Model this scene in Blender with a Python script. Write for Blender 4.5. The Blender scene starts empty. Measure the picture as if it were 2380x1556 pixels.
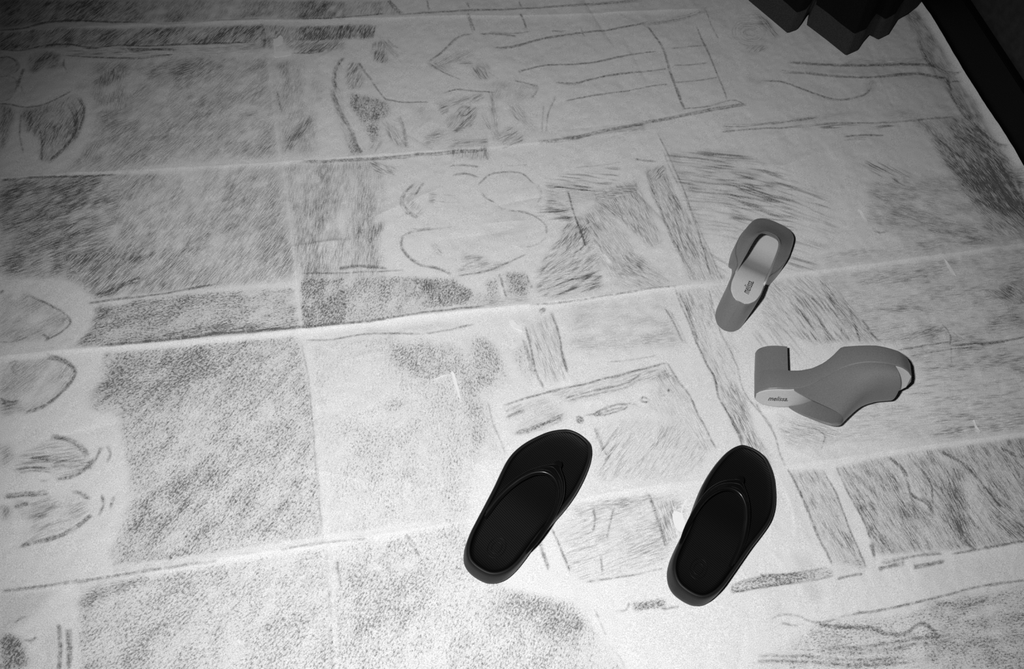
import bpy, bmesh, math, random
import numpy as np
from mathutils import Matrix, Vector

SC = bpy.context.scene
COL = SC.collection
rng = np.random.default_rng(7)
random.seed(7)

# ------------------------------------------------------------------ camera
FPX, PITCH, YAW, ROLL = 2314.4, 0.580003, -0.404061, 0.228216
CAMH = 1.40
CAM = np.array([-0.0116760 * CAMH, -1.1739946 * CAMH, CAMH])
ROW = 0.264005 * CAMH          # distance between fold creases, away from the camera
COLW = 0.510920 * CAMH         # distance between fold creases, across
EDGE = 1.054841 * CAMH         # right edge of the paper


def _rx(a):
    c, s = math.cos(a), math.sin(a)
    return np.array([[1, 0, 0], [0, c, -s], [0, s, c]])


def _rz(a):
    c, s = math.cos(a), math.sin(a)
    return np.array([[c, -s, 0], [s, c, 0], [0, 0, 1]])


CR = _rz(YAW) @ _rx(PITCH) @ _rz(ROLL)


def at(px, py, z=0.0):
    """point of the room at height z that the photograph shows at this place"""
    d = CR @ np.array([(px - 1190) / FPX, -(py - 778) / FPX, -1.0])
    t = (z - CAM[2]) / d[2]
    return CAM + t * d


def at2(p):
    p = np.asarray(p, float)
    v = np.stack([(p[:, 0] - 1190) / FPX, -(p[:, 1] - 778) / FPX, -np.ones(len(p))], 1) @ CR.T
    t = -CAM[2] / v[:, 2]
    return CAM[:2] + v[:, :2] * t[:, None]


def project(P):
    c = (np.asarray(P, float) - CAM) @ CR
    return np.stack([1190 + FPX * c[..., 0] / -c[..., 2], 778 - FPX * c[..., 1] / -c[..., 2]], -1)


cam = bpy.data.cameras.new('camera')
cam.sensor_width = 36.0
cam.lens = 36.0 * FPX / 2380.0
cam.clip_start = 0.02
camo = bpy.data.objects.new('camera', cam)
m4 = Matrix.Identity(4)
for i in range(3):
    for j in range(3):
        m4[i][j] = CR[i, j]
    m4[i][3] = CAM[i]
camo.matrix_world = m4
COL.objects.link(camo)
SC.camera = camo

# ------------------------------------------------------------------ light
SC.view_settings.view_transform = 'Standard'
SC.view_settings.look = 'None'
SC.view_settings.gamma = 1.0
SC.view_settings.use_curve_mapping = False
SC.view_settings.exposure = 0.0
SC.cycles.use_denoising = False

w = bpy.data.worlds.new('room_dark')
w.use_nodes = True
w.node_tree.nodes['Background'].inputs[0].default_value = (1, 1, 1, 1)
w.node_tree.nodes['Background'].inputs[1].default_value = 0.005
SC.world = w

# the flash beside the lens
fl = bpy.data.lights.new('camera_flash', 'SPOT')
fl.energy = 120.0
fl.shadow_soft_size = 0.022
fl.spot_size = math.radians(84)
fl.spot_blend = 1.0
flo = bpy.data.objects.new('camera_flash', fl)
fpos = CAM + CR @ np.array([-0.10, 0.06, 0.0])
ftgt = at(1310, 1040)
flo.location = fpos
flo.rotation_euler = Vector(ftgt - fpos).to_track_quat('-Z', 'Y').to_euler()
COL.objects.link(flo)


# ------------------------------------------------------------------ helpers
def mat(name, col, rough=0.6, spec=0.5, bump=None, noise=None):
    m = bpy.data.materials.new(name)
    m.use_nodes = True
    nt = m.node_tree
    b = nt.nodes['Principled BSDF']
    c = (col, col, col, 1) if isinstance(col, (int, float)) else tuple(col) + (1,)
    b.inputs['Base Color'].default_value = c
    b.inputs['Roughness'].default_value = rough
    b.inputs['Specular IOR Level'].default_value = spec
    tc = nt.nodes.new('ShaderNodeTexCoord')
    if noise:
        scale, amt = noise
        n = nt.nodes.new('ShaderNodeTexNoise')
        n.inputs['Scale'].default_value = scale
        n.inputs['Detail'].default_value = 4
        nt.links.new(tc.outputs['Object'], n.inputs['Vector'])
        mr = nt.nodes.new('ShaderNodeMapRange')
        mr.inputs['From Min'].default_value = 0.25
        mr.inputs['From Max'].default_value = 0.75
        mr.inputs['To Min'].default_value = c[0] * (1 - amt)
        mr.inputs['To Max'].default_value = c[0] * (1 + amt)
        nt.links.new(n.outputs['Fac'], mr.inputs['Value'])
        nt.links.new(mr.outputs['Result'], b.inputs['Base Color'])
    if bump:
        kind, scale, dist = bump
        if kind == 'noise':
            n = nt.nodes.new('ShaderNodeTexNoise')
            n.inputs['Scale'].default_value = scale
            nt.links.new(tc.outputs['Object'], n.inputs['Vector'])
            h = n.outputs['Fac']
        else:
            n = nt.nodes.new('ShaderNodeTexWave')
            n.bands_direction = 'Y'
            n.inputs['Scale'].default_value = scale
            n.inputs['Distortion'].default_value = 1.2
            n.inputs['Detail'].default_value = 1.0
            n.inputs['Detail Scale'].default_value = 2.0
            mp = nt.nodes.new('ShaderNodeMapping')
            mp.inputs['Rotation'].default_value = (0, 0, math.radians(12))
            nt.links.new(tc.outputs['Object'], mp.inputs['Vector'])
            nt.links.new(mp.outputs['Vector'], n.inputs['Vector'])
            h = n.outputs['Fac']
        bn = nt.nodes.new('ShaderNodeBump')
        bn.inputs['Strength'].default_value = 1.0
        bn.inputs['Distance'].default_value = dist
        nt.links.new(h, bn.inputs['Height'])
        nt.links.new(bn.outputs['Normal'], b.inputs['Normal'])
    return m


def mesh_obj(name, verts, faces, m, parent=None, smooth=True):
    me = bpy.data.meshes.new(name)
    me.from_pydata([tuple(map(float, v)) for v in verts], [], [tuple(int(i) for i in f) for f in faces])
    me.update()
    if smooth:
        me.polygons.foreach_set('use_smooth', [True] * len(me.polygons))
    if m:
        me.materials.append(m)
    o = bpy.data.objects.new(name, me)
    COL.objects.link(o)
    if parent:
        o.parent = parent
    return o


def empty(name, loc=(0, 0, 0)):
    o = bpy.data.objects.new(name, None)
    o.location = loc
    o.empty_display_size = 0.05
    COL.objects.link(o)
    return o


def tag(o, label=None, cat=None, group=None, kind=None):
    if label: o['label'] = label
    if cat: o['category'] = cat
    if group: o['group'] = group
    if kind: o['kind'] = kind
    return o


def sharp(o, deg=40):
    bm = bmesh.new()
    bm.from_mesh(o.data)
    bmesh.ops.remove_doubles(bm, verts=bm.verts, dist=1e-6)
    bmesh.ops.recalc_face_normals(bm, faces=bm.faces)
    for e in bm.edges:
        if len(e.link_faces) == 2:
            e.smooth = e.calc_face_angle(0) < math.radians(deg)
    bm.to_mesh(o.data)
    bm.free()
    return o


def loft(rings, closed=True, caps=True):
    """rings: list of equal length point lists"""
    n = len(rings[0])
    V = [p for r in rings for p in r]
    F = []
    for i in range(len(rings) - 1):
        for j in range(n if closed else n - 1):
            k = (j + 1) % n
            F.append((i * n + j, i * n + k, (i + 1) * n + k, (i + 1) * n + j))
    if caps:
        F.append(tuple(range(n))[::-1])
        F.append(tuple((len(rings) - 1) * n + j for j in range(n)))
    return V, F


def interp(x, xs, ys):
    """smooth (Catmull-Rom) interpolation of a table"""
    xs = np.asarray(xs, float)
    ys = np.asarray(ys, float)
    x = np.clip(x, xs[0], xs[-1])
    i = np.clip(np.searchsorted(xs, x) - 1, 0, len(xs) - 2)
    m = np.gradient(ys, xs)
    h = xs[i + 1] - xs[i]
    t = (x - xs[i]) / h
    return ((2 * t**3 - 3 * t**2 + 1) * ys[i] + (t**3 - 2 * t**2 + t) * h * m[i]
            + (-2 * t**3 + 3 * t**2) * ys[i + 1] + (t**3 - t**2) * h * m[i + 1])


def spline(pts, n):
    """resample a polyline smoothly (n points)"""
    P = np.asarray(pts, float)
    if len(P) == 2:
        t = np.linspace(0, 1, n)[:, None]
        return P[0] * (1 - t) + P[1] * t
    s = np.concatenate([[0], np.cumsum(np.sqrt(((P[1:] - P[:-1]) ** 2).sum(1)))])
    q = np.linspace(0, s[-1], n)
    return np.stack([interp(q, s, P[:, k]) for k in range(P.shape[1])], 1)


# ------------------------------------------------------------------ the room
M_floor = mat('dark_floor_boards', 0.03, 0.6)
M_wall = mat('dark_wall_paint', 0.032, 0.85, 0.2, bump=('noise', 300, 0.0004), noise=(60, 0.3))
M_base = mat('black_baseboard', 0.004, 0.55, 0.15)


def box(name, x0, x1, y0, y1, z0, z1, m, bev=0.0, parent=None):
    bm = bmesh.new()
    bmesh.ops.create_cube(bm, size=1.0)
    for v in bm.verts:
        v.co = Vector(((x0 + x1) / 2 + v.co.x * (x1 - x0), (y0 + y1) / 2 + v.co.y * (y1 - y0), (z0 + z1) / 2 + v.co.z * (z1 - z0)))
    if bev:
        bmesh.ops.bevel(bm, geom=bm.edges[:], offset=bev, segments=2, affect='EDGES')
    me = bpy.data.meshes.new(name)
    bm.to_mesh(me)
    bm.free()
    me.materials.append(m)
    o = bpy.data.objects.new(name, me)
    COL.objects.link(o)
    if parent: o.parent = parent
    return o


WX = EDGE + 0.006
tag(box('floor', -1.6, WX + 0.03, -2.4, 1.3, -0.08, -0.02, M_floor), kind='structure')
tag(box('wall_right', WX + 0.02, WX + 0.14, -2.4, 1.3, -0.006, 2.4, M_wall), kind='structure')

# ------------------------------------------------------------------ the drawing (graphite laid on the paper, in floor coordinates)
H = 0.0013
GX0, GX1, GY0, GY1 = -0.66, EDGE + 0.01, -1.62, 0.16
NX, NY = 1680, 1400
XX, YY = np.meshgrid(GX0 + np.arange(NX) * H, GY0 + np.arange(NY) * H)
D = np.zeros((NY, NX), np.float32)       # pencil marks
HAT = np.zeros((NY, NX), np.float32)     # hatched shading, broken into strokes by the material
ANG = np.zeros((NY, NX), np.float32)     # run of those strokes
RUB = np.zeros((NY, NX), np.float32)     # coarse rubbing through the paper
Z = np.zeros((NY, NX), np.float32)       # relief of the paper

_fx = np.fft.rfftfreq(NX)[None, :] * 2 * np.pi
_fy = np.fft.fftfreq(NY)[:, None] * 2 * np.pi
_cache = {}


def aniso(theta, sl, sw, seed=0):
    """noise drawn out along theta; sl, sw are lengths in cells"""
    th = round(theta / (math.pi / 12)) * (math.pi / 12) % math.pi
    key = (round(th, 3), sl, sw, seed)
    if key not in _cache:
        r = np.random.default_rng(seed + 11).standard_normal((NY, NX)).astype(np.float32)
        c, s = math.cos(th), math.sin(th)
        a = _fx * c + _fy * s
        b = -_fx * s + _fy * c
        g = np.fft.irfft2(np.fft.rfft2(r) * np.exp(-0.5 * ((a * sl) ** 2 + (b * sw) ** 2)), s=(NY, NX))
        _cache[key] = (g / g.std()).astype(np.float32)
    return _cache[key]


def blur(a, s):
    f = np.exp(-0.5 * s * s * (_fx**2 + _fy**2))
    return np.fft.irfft2(np.fft.rfft2(a) * f, s=(NY, NX)).astype(np.float32)


def sstep(a, b, x):
    t = np.clip((x - a) / (b - a), 0, 1)
    return t * t * (3 - 2 * t)


TOOTH = aniso(0, 1.1, 1.1, 5)
CROPS = {0: (0, 0, 1.0), 5: (0, 0, 2.975), 6: (700, 0, 2.975), 7: (0, 500, 2.975), 8: (0, 1000, 2.767),
         11: (700, 340, 2.358), 12: (1100, 600, 3.111), 13: (1700, 250, 3.457), 14: (1700, 900, 2.372),
         15: (800, 1000, 2.644), 4: (1680, 0, 3.241), 19: (1900, 560, 4.958), 17: (1780, 1020, 3.89)}


def px(c, pts):
    ox, oy, s = CROPS[c]
    p = np.asarray(pts, float)
    return np.stack([ox + p[:, 0] / s, oy + p[:, 1] / s], 1)


def polymask(P, soft):
    """soft edged mask of a floor polygon; returns window and mask"""
    pad = soft * 3 + 2
    i0 = max(0, int((P[:, 0].min() - GX0) / H - pad)); i1 = min(NX, int((P[:, 0].max() - GX0) / H + pad) + 1)
    j0 = max(0, int((P[:, 1].min() - GY0) / H - pad)); j1 = min(NY, int((P[:, 1].max() - GY0) / H + pad) + 1)
    if i1 <= i0 or j1 <= j0:
        return None
    gx, gy = XX[j0:j1, i0:i1], YY[j0:j1, i0:i1]
    # wobble the outline so that it reads as drawn by hand
    ins = np.zeros(gx.shape, bool)
    n = len(P)
    for k in range(n):
        x0, y0 = P[k]; x1, y1 = P[(k + 1) % n]
        if y0 == y1: continue
        cond = (gy > min(y0, y1)) & (gy <= max(y0, y1))
        ins ^= cond & (gx < (x1 - x0) * (gy - y0) / (y1 - y0) + x0)
    mk = ins.astype(np.float32)
    if soft > 0:
        r_ = max(1, int(round(soft * 0.85)))
        for ax in (0, 1):
            for _ in range(2):
                pd = [(0, 0), (0, 0)]
                pd[ax] = (r_ + 1, r_)
                cs = np.cumsum(np.pad(mk, pd), axis=ax)
                n_ = mk.shape[ax]
                mk = (np.take(cs, range(2 * r_ + 1, 2 * r_ + 1 + n_), ax) - np.take(cs, range(0, n_), ax)) / (2 * r_ + 1)
    return (slice(j0, j1), slice(i0, i1)), mk


def A(c, poly, dens, ang=0.0, kind='hatch', soft=4.0, seed=0):
    """shaded area; ang is the run of the strokes as the photograph shows it (degrees, counter-clockwise from the right)"""
    p = px(c, poly)
    P = at2(p)
    mid = p.mean(0)
    e = at2(np.array([mid, mid + 20 * np.array([math.cos(math.radians(ang)), -math.sin(math.radians(ang))])]))
    th = math.atan2(e[1, 1] - e[0, 1], e[1, 0] - e[0, 0])
    r = polymask(P, soft)
    if r is None: return
    win, mk = r
    if kind == 'tone':
        D[win] += dens * mk
        return
    if kind == 'erase':
        D[win] *= 1 - dens * mk
        HAT[win] *= 1 - dens * mk
        RUB[win] *= 1 - dens * mk
        return
    big = aniso(th, 22, 10, 3)[win]
    ANG[win] = np.where(mk > 0.25, th, ANG[win])
    if kind == 'hatch':
        n = aniso(th, 7, 0.8, seed)[win]
        v = 0.35 + 0.85 * sstep(-0.6, 1.8, n) * np.clip(1 + 0.4 * big, 0.2, 2)
        HAT[win] += dens * mk * v
        return
    if kind == 'open':          # separate pencil lines
        n = aniso(th, 13, 0.8, 0)[win]
        v = sstep(0.1, 1.7, n) * 1.6 * np.clip(1 + 0.4 * big, 0.1, 2)
    elif kind == 'smudge':
        n = aniso(th, 6, 3.0, 0)[win]
        v = np.clip(0.72 + 0.22 * n + 0.22 * big, 0, 2.2)
        HAT[win] += 0.6 * dens * mk * v
        D[win] += 0.4 * dens * mk * v
        return
    elif kind == 'rub':
        n = aniso(th, 6, 3.0, 0)[win]
        n2 = aniso(th, 2.4, 0.9, 2)[win]
        RUB[win] += dens * mk * np.clip(0.88 + 0.12 * n + 0.16 * big, 0.05, 2)
        D[win] += 0.24 * dens * mk * (0.45 + sstep(-0.2, 1.9, n2 + 0.3 * n))
        return
    D[win] += dens * mk * v


def L(c, pts, wpx=2.0, d=0.8, n=1, spread=0.0, jit=0.6):
    """pencil line(s)"""
    base = px(c, pts)
    for k in range(n):
        p = base + rng.normal(0, jit, base.shape) + (rng.normal(0, spread, 2) if spread else 0)
        P = at2(spline(p, max(8, int(np.sqrt(((p[1:] - p[:-1]) ** 2).sum(1)).sum() / 1.0))))
        m = len(P)
        press = np.interp(np.linspace(0, 1, m), np.linspace(0, 1, 9), np.clip(rng.normal(1, 0.28, 9), 0.25, 1.6))
        press *= sstep(0, 0.06, np.linspace(0, 1, m)) * sstep(0, 0.06, np.linspace(1, 0, m)) * 0.8 + 0.2
        wob = np.interp(np.linspace(0, 1, m), np.linspace(0, 1, max(4, m // 25)), rng.normal(0, 0.5, max(4, m // 25))) * H
        wd = wpx / 1350.0
        for q in range(3):
            off = rng.normal(0, wd * 0.25, (m, 2)) + wob[:, None]
            fx = (P[:, 0] + off[:, 0] - GX0) / H
            fy = (P[:, 1] + off[:, 1] - GY0) / H
            ix, iy = np.floor(fx).astype(int), np.floor(fy).astype(int)
            ok = (ix >= 0) & (iy >= 0) & (ix < NX - 1) & (iy < NY - 1)
            ix, iy, ax, ay, pr = ix[ok], iy[ok], (fx - np.floor(fx))[ok], (fy - np.floor(fy))[ok], press[ok] * d * (0.54 if wpx >= 3.5 else 0.44)
            np.add.at(LN, (iy, ix), pr * (1 - ax) * (1 - ay))
            np.add.at(LN, (iy, ix + 1), pr * ax * (1 - ay))
            np.add.at(LN, (iy + 1, ix), pr * (1 - ax) * ay)
            np.add.at(LN, (iy + 1, ix + 1), pr * ax * ay)


LN = np.zeros((NY, NX), np.float32)
#DRAWING-BEGIN
def ell(cx, cy, rx, ry, rot=0, a0=0, a1=360, n=26):
    r = math.radians(rot)
    out = []
    for a in np.radians(np.linspace(a0, a1, n)):
        x, y = rx * math.cos(a), ry * math.sin(a)
        out.append((cx + x * math.cos(r) - y * math.sin(r), cy + x * math.sin(r) + y * math.cos(r)))
    return out


# ---- far left: band, heads, shaded ground
A(5, [(0, 0), (1830, 0), (1830, 110), (1200, 160), (400, 140), (0, 200)], .50, 50, 'smudge')
A(5, [(0, 0), (950, 0), (950, 150), (300, 140), (0, 190)], .55, 40, 'hatch', 6)
A(5, [(1830, 0), (2380, 0), (2380, 130), (1840, 120)], .45, 55, 'smudge')
L(5, [(0, 215), (150, 200), (330, 150), (420, 140), (700, 150), (950, 155)], 4, 1.1, 3)
L(5, [(950, 155), (1200, 165), (1500, 140), (1820, 128)], 2, .4)
A(5, [(0, 228), (400, 192), (850, 200), (1600, 178), (1840, 172), (1840, 280), (1600, 290), (1000, 320), (600, 320), (150, 340), (0, 350)], .62, 42, 'hatch', 2)
A(5, [(0, 228), (400, 192), (850, 200), (1600, 178), (1840, 172), (1840, 280), (1600, 290), (1000, 320), (600, 320), (150, 340), (0, 350)], .45, 42, 'smudge', 2)
A(5, [(1840, 172), (2080, 180), (2380, 168), (2380, 268), (2000, 282), (1850, 290)], .95, 62, 'hatch', 2)
A(6, [(0, 180), (470, 160), (512, 170), (490, 252), (250, 265), (0, 280)], 1.0, 62, 'hatch', 2)
A(6, [(0, 180), (470, 160), (512, 170), (490, 252), (250, 265), (0, 280)], .35, 62, 'smudge', 2)
A(6, [(0, 290), (290, 278), (200, 350), (0, 370)], .7, 45, 'hatch', 3)
A(5, [(1960, 285), (2380, 275), (2380, 335), (2060, 368)], .7, 40, 'hatch', 3)
A(5, [(1700, 290), (1880, 270), (1880, 330), (1760, 330)], .6, 50, 'smudge')
L(5, [(1820, 180), (1835, 250), (1820, 330)], 5, .6, 2)
L(5, [(0, 345), (150, 345), (330, 310), (500, 310), (620, 330), (830, 315), (1000, 320), (1200, 310), (1530, 290), (1720, 285)], 2.5, .9, 2)
L(5, [(2020, 370), (2130, 365), (2240, 352)], 2, .8)
L(5, [(850, 350), (1000, 345), (1200, 345)], 2.5, .6, 6, 4)
L(5, [(440, 390), (700, 400), (950, 402), (1200, 375)], 2, .7, 2)
A(5, [(450, 330), (1250, 325), (1750, 295), (1850, 345), (1200, 385), (900, 410), (450, 395)], .32, 5, 'hatch')
A(5, [(0, 400), (60, 400), (125, 450), (100, 515), (0, 530)], .7, 40, 'smudge')
L(5, [(0, 400), (60, 398), (110, 425), (128, 470), (100, 512)], 4, .7, 2)
L(5, [(0, 535), (60, 530), (110, 560), (115, 620), (70, 690), (0, 715)], 2, .5)
A(5, [(0, 540), (105, 560), (112, 620), (60, 690), (0, 712)], .22, 40, 'smudge')
L(5, [(165, 480), (140, 550), (125, 610)], 5, 1.0, 3)
L(5, [(150, 600), (158, 635), (180, 660)], 2, .5)
A(5, [(205, 385), (300, 352), (420, 380), (445, 470), (380, 480), (300, 480), (230, 512), (195, 480)], .6, 45, 'smudge')
A(5, [(205, 385), (300, 352), (420, 380), (400, 410), (250, 430), (195, 480)], .55, 45, 'hatch')
L(5, [(440, 420), (445, 460), (462, 495)], 3, .8, 2)
L(5, [(0, 718), (100, 735), (150, 745), (210, 750), (330, 720), (420, 680), (490, 640)], 3, .7, 2)
A(5, [(530, 580), (590, 550), (595, 600), (540, 650)], .5, 50, 'smudge')
A(5, [(140, 780), (300, 740), (540, 660), (580, 720), (570, 840), (530, 950), (450, 1040), (340, 1110), (270, 1100), (280, 950), (170, 900)], .5, 62, 'hatch')
A(5, [(140, 780), (300, 740), (540, 660), (580, 720), (570, 840), (530, 950), (450, 1040), (340, 1110), (270, 1100), (280, 950), (170, 900)], .3, 62, 'smudge')
A(5, [(160, 790), (330, 760), (420, 880), (300, 890), (180, 870)], .5, 50, 'smudge')
L(5, [(150, 790), (138, 930), (155, 1050)], 3, .6, 2)
L(5, [(280, 900), (285, 1000), (282, 1110)], 3, .6, 2)
L(5, [(480, 720), (520, 800), (500, 950), (430, 1040), (340, 1110)], 4, .55, 4, 3)
L(5, [(540, 680), (580, 760), (560, 870), (520, 960)], 4, .6, 3, 2)
A(5, [(0, 720), (100, 770), (80, 880), (30, 1000), (0, 1050)], .7, 60, 'smudge')
A(5, [(640, 440), (900, 420), (1200, 390), (1500, 400), (1850, 400), (1900, 700), (1920, 1080), (1500, 1115), (900, 1175), (430, 1190), (600, 1050), (680, 850), (640, 650)], .34, 42, 'smudge', 8)
A(5, [(640, 440), (900, 420), (1200, 390), (1500, 400), (1850, 400), (1900, 700), (1920, 1080), (1500, 1115), (900, 1175), (430, 1190), (600, 1050), (680, 850), (640, 650)], .16, 42, 'hatch', 8, 2)
A(5, [(700, 500), (860, 480), (880, 720), (800, 760), (700, 700)], .3, 75, 'smudge', 8)
A(5, [(620, 600), (700, 620), (720, 720), (650, 720)], .3, 75, 'smudge', 6)
A(5, [(690, 780), (900, 760), (920, 860), (720, 870)], .35, 20, 'smudge', 6)
A(5, [(900, 480), (1100, 420), (1350, 420), (1300, 500), (1000, 540)], .25, 20, 'smudge', 8)
A(5, [(1260, 650), (1480, 660), (1380, 760), (1330, 740)], .25, 40, 'smudge', 6)
A(5, [(600, 1000), (700, 980), (660, 1100), (560, 1120)], .3, 60, 'smudge', 6)
A(5, [(1650, 740), (1850, 760), (1860, 830), (1700, 800)], .25, 10, 'smudge', 6)
A(5, [(1900, 420), (2200, 420), (2220, 700), (2200, 800), (2180, 1060), (1960, 1080), (1930, 800)], .30, 72, 'smudge', 6)
A(5, [(2110, 780), (2210, 790), (2060, 970), (1960, 1075), (1990, 960)], .4, 55, 'smudge', 5)
A(5, [(1900, 430), (2000, 430), (2010, 560), (1910, 560)], .3, 70, 'smudge', 5)
L(5, [(1915, 620), (1930, 700), (1945, 770)], 3, .5, 2)
L(5, [(0, 1240), (180, 1225), (330, 1215), (600, 1215), (800, 1203)], 3, .6, 3)
# shaded ground between the first two folds
A(0, [(0, 418), (260, 404), (650, 380), (690, 650), (640, 655), (430, 672), (230, 690), (150, 642), (0, 640)], .36, 48, 'smudge', 5)
A(0, [(0, 418), (260, 404), (650, 380), (690, 650), (640, 655), (430, 672), (230, 690), (150, 642), (0, 640)], .20, 48, 'hatch', 5, 2)
A(0, [(0, 418), (270, 406), (250, 560), (180, 630), (0, 640)], .30, 22, 'smudge', 12)
A(0, [(0, 418), (270, 406), (250, 560), (180, 630), (0, 640)], .30, 22, 'hatch', 12)
A(7, [(430, 280), (1000, 250), (1480, 200), (1400, 480), (900, 530), (640, 570), (560, 400)], .28, 45, 'hatch', 6)
A(7, [(420, 60), (560, 80), (540, 140), (450, 150)], .5, 30, 'smudge', 4)
A(7, [(820, 280), (960, 220), (1440, 230), (1430, 290), (1360, 350), (1290, 460), (1350, 270), (900, 310)], .35, 45, 'smudge', 4)
A(7, [(1400, 110), (1560, 70), (1640, 40), (1520, 160), (1420, 170)], .35, 40, 'smudge', 4)
A(0, [(655, 382), (860, 376), (890, 410), (895, 520), (880, 560), (895, 640), (700, 652)], .36, 80, 'smudge', 5)
A(0, [(655, 382), (860, 376), (890, 410), (895, 520), (880, 560), (895, 640), (700, 652)], .14, 80, 'hatch', 5)
L(7, [(620, 605), (850, 572), (1100, 545), (1400, 490), (1480, 480)], 3, .9, 2)
L(7, [(620, 605), (760, 590), (900, 555)], 2.5, .6, 2)
L(7, [(640, 560), (760, 520), (900, 450), (960, 430)], 3, .6, 4, 4)
A(7, [(60, 560), (200, 550), (350, 620), (440, 680), (490, 750), (440, 800), (330, 860), (120, 880), (0, 880), (0, 600)], .34, 32, 'smudge')
A(7, [(60, 560), (200, 550), (180, 640), (90, 660)], .4, 40, 'smudge')
L(7, [(200, 560), (340, 620), (440, 680), (490, 745), (440, 800), (310, 875)], 3, .6, 2)
L(7, [(300, 835), (335, 850), (315, 880)], 4, .7, 2)
L(7, [(0, 880), (100, 880), (300, 790)], 2, .35)
L(7, [(0, 545), (30, 535)], 6, .7, 2)
A(7, [(670, 620), (830, 620), (950, 580), (1300, 545), (1600, 520), (2030, 495), (2075, 775), (1500, 835), (900, 890), (520, 930), (640, 820)], .72, 18, 'rub')
A(7, [(670, 620), (830, 620), (950, 580), (1300, 545), (1600, 520), (2030, 495), (2075, 775), (1500, 835), (900, 890), (520, 930), (640, 820)], .12, 18, 'hatch')
A(7, [(660, 640), (770, 620), (700, 760), (640, 810), (620, 920), (520, 920), (620, 800)], .75, 28, 'hatch', 2)
A(7, [(1000, 840), (1400, 780), (2060, 760), (2060, 785), (1400, 840), (1000, 880)], .5, 10, 'hatch', 3)
A(7, [(2075, 470), (2380, 430), (2380, 750), (2100, 785)], .75, 60, 'rub', 2)
A(11, [(0, 725), (520, 712), (850, 730), (940, 800), (900, 860), (500, 940), (0, 990)], .72, 62, 'rub')
A(11, [(560, 720), (960, 790), (1100, 830), (1250, 850), (900, 890)], .35, 62, 'rub')
A(11, [(560, 730), (740, 730), (720, 830), (560, 850)], .3, 85, 'hatch')
L(7, [(700, 910), (1000, 880), (1500, 822), (2050, 778), (2380, 742)], 4, .8, 3, 1)  # rubbed graphite along the fold plus its crease shadow, drawn as pencil
L(11, [(0, 990), (400, 955), (760, 905), (1000, 880)], 4, .75, 3, 1)
L(11, [(1250, 868), (1500, 845), (1750, 810), (2060, 770)], 2.5, .4, 2)
# rounded shape and the large rubbed field
A(7, [(60, 1020), (330, 970), (450, 1010), (520, 1080), (490, 1170), (430, 1230), (330, 1310), (180, 1360), (60, 1380), (0, 1300), (0, 1050)], .30, 40, 'smudge')
L(7, [(330, 980), (430, 1000), (500, 1040), (525, 1085), (500, 1150), (430, 1230), (330, 1310), (180, 1370)], 4, .5, 4, 2)
A(7, [(380, 1000), (500, 1050), (520, 1090), (440, 1200), (400, 1190), (430, 1080)], .35, 55, 'hatch')
L(7, [(0, 1280), (60, 1310), (130, 1300)], 4, .6, 3, 3)
L(7, [(60, 1030), (110, 1015), (80, 1060), (120, 1100)], 3, .5)
A(7, [(0, 1290), (140, 1300), (160, 1360), (0, 1400)], .3, 10, 'smudge')
A(0, [(240, 818), (480, 792), (690, 772), (722, 900), (742, 1100), (752, 1252), (520, 1288), (268, 1330), (250, 1290), (292, 1190), (300, 1100), (280, 1000), (268, 960), (212, 955), (200, 925), (240, 880)], .58, 50, 'rub', 3)
A(0, [(240, 818), (480, 792), (690, 772), (722, 900), (742, 1100), (752, 1252), (520, 1288), (268, 1330), (250, 1290), (292, 1190), (300, 1100), (280, 1000), (268, 960), (212, 955), (200, 925), (240, 880)], .10, 50, 'hatch', 3)
A(0, [(240, 825), (480, 800), (560, 815), (480, 900), (250, 960), (210, 945), (240, 880)], .25, 30, 'rub', 10)
A(0, [(290, 1180), (400, 1100), (470, 1090), (440, 1180), (330, 1310), (265, 1310)], .25, 50, 'rub', 10)
A(7, [(590, 1310), (760, 1305), (780, 1355), (590, 1350)], .7, -3, 'open', 2)
A(7, [(620, 1180), (780, 1120), (760, 1260), (640, 1250)], .4, 15, 'hatch', 3)
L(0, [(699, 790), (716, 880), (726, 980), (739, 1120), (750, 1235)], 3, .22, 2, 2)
A(0, [(722, 795), (900, 778), (1060, 792), (1100, 900), (1130, 1000), (1100, 1100), (1090, 1208), (950, 1228), (764, 1250)], .40, 78, 'rub', 5)
A(11, [(500, 1080), (820, 1100), (830, 1225), (690, 1280), (580, 1230), (490, 1160)], .40, 62, 'rub', 3)
A(11, [(830, 1090), (1000, 1020), (1120, 1160), (1080, 1290), (900, 1380), (860, 1300)], .30, 70, 'rub', 6)
A(0, [(735, 800), (860, 800), (930, 880), (1000, 960), (900, 1000), (760, 960)], .5, 0, 'erase', 14)
A(11, [(440, 1390), (560, 1360), (560, 1430), (480, 1450)], .35, 60, 'rub', 3)
# near left: two heads in profile
A(8, [(110, 180), (300, 60), (400, 40), (520, 90), (570, 150), (560, 230), (480, 290), (370, 310), (330, 260), (100, 270)], .34, 12, 'hatch')
A(8, [(330, 170), (480, 150), (560, 180), (540, 250), (400, 300), (340, 250)], .5, 12, 'smudge')
A(8, [(130, 160), (320, 160), (330, 250), (100, 270)], .45, 3, 'open')
L(8, [(330, 30), (430, 60), (520, 110), (565, 170)], 4, .5, 3, 2)
L(8, [(370, 315), (480, 290), (550, 240), (590, 180)], 4, .6, 3, 2)
L(8, [(570, 250), (610, 190), (650, 110)], 3, .5, 3, 2)
L(8, [(690, 100), (705, 150), (685, 210)], 4, .8, 2)
L(8, [(120, 270), (200, 255), (320, 262)], 3, .5, 3, 4)
L(8, [(200, 180), (260, 188), (320, 190)], 4, .7, 2, 2)
L(8, [(260, 322), (295, 330)], 4, .6)
L(8, [(40, 425), (150, 410), (310, 400)], 4, .6, 4, 3)
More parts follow.
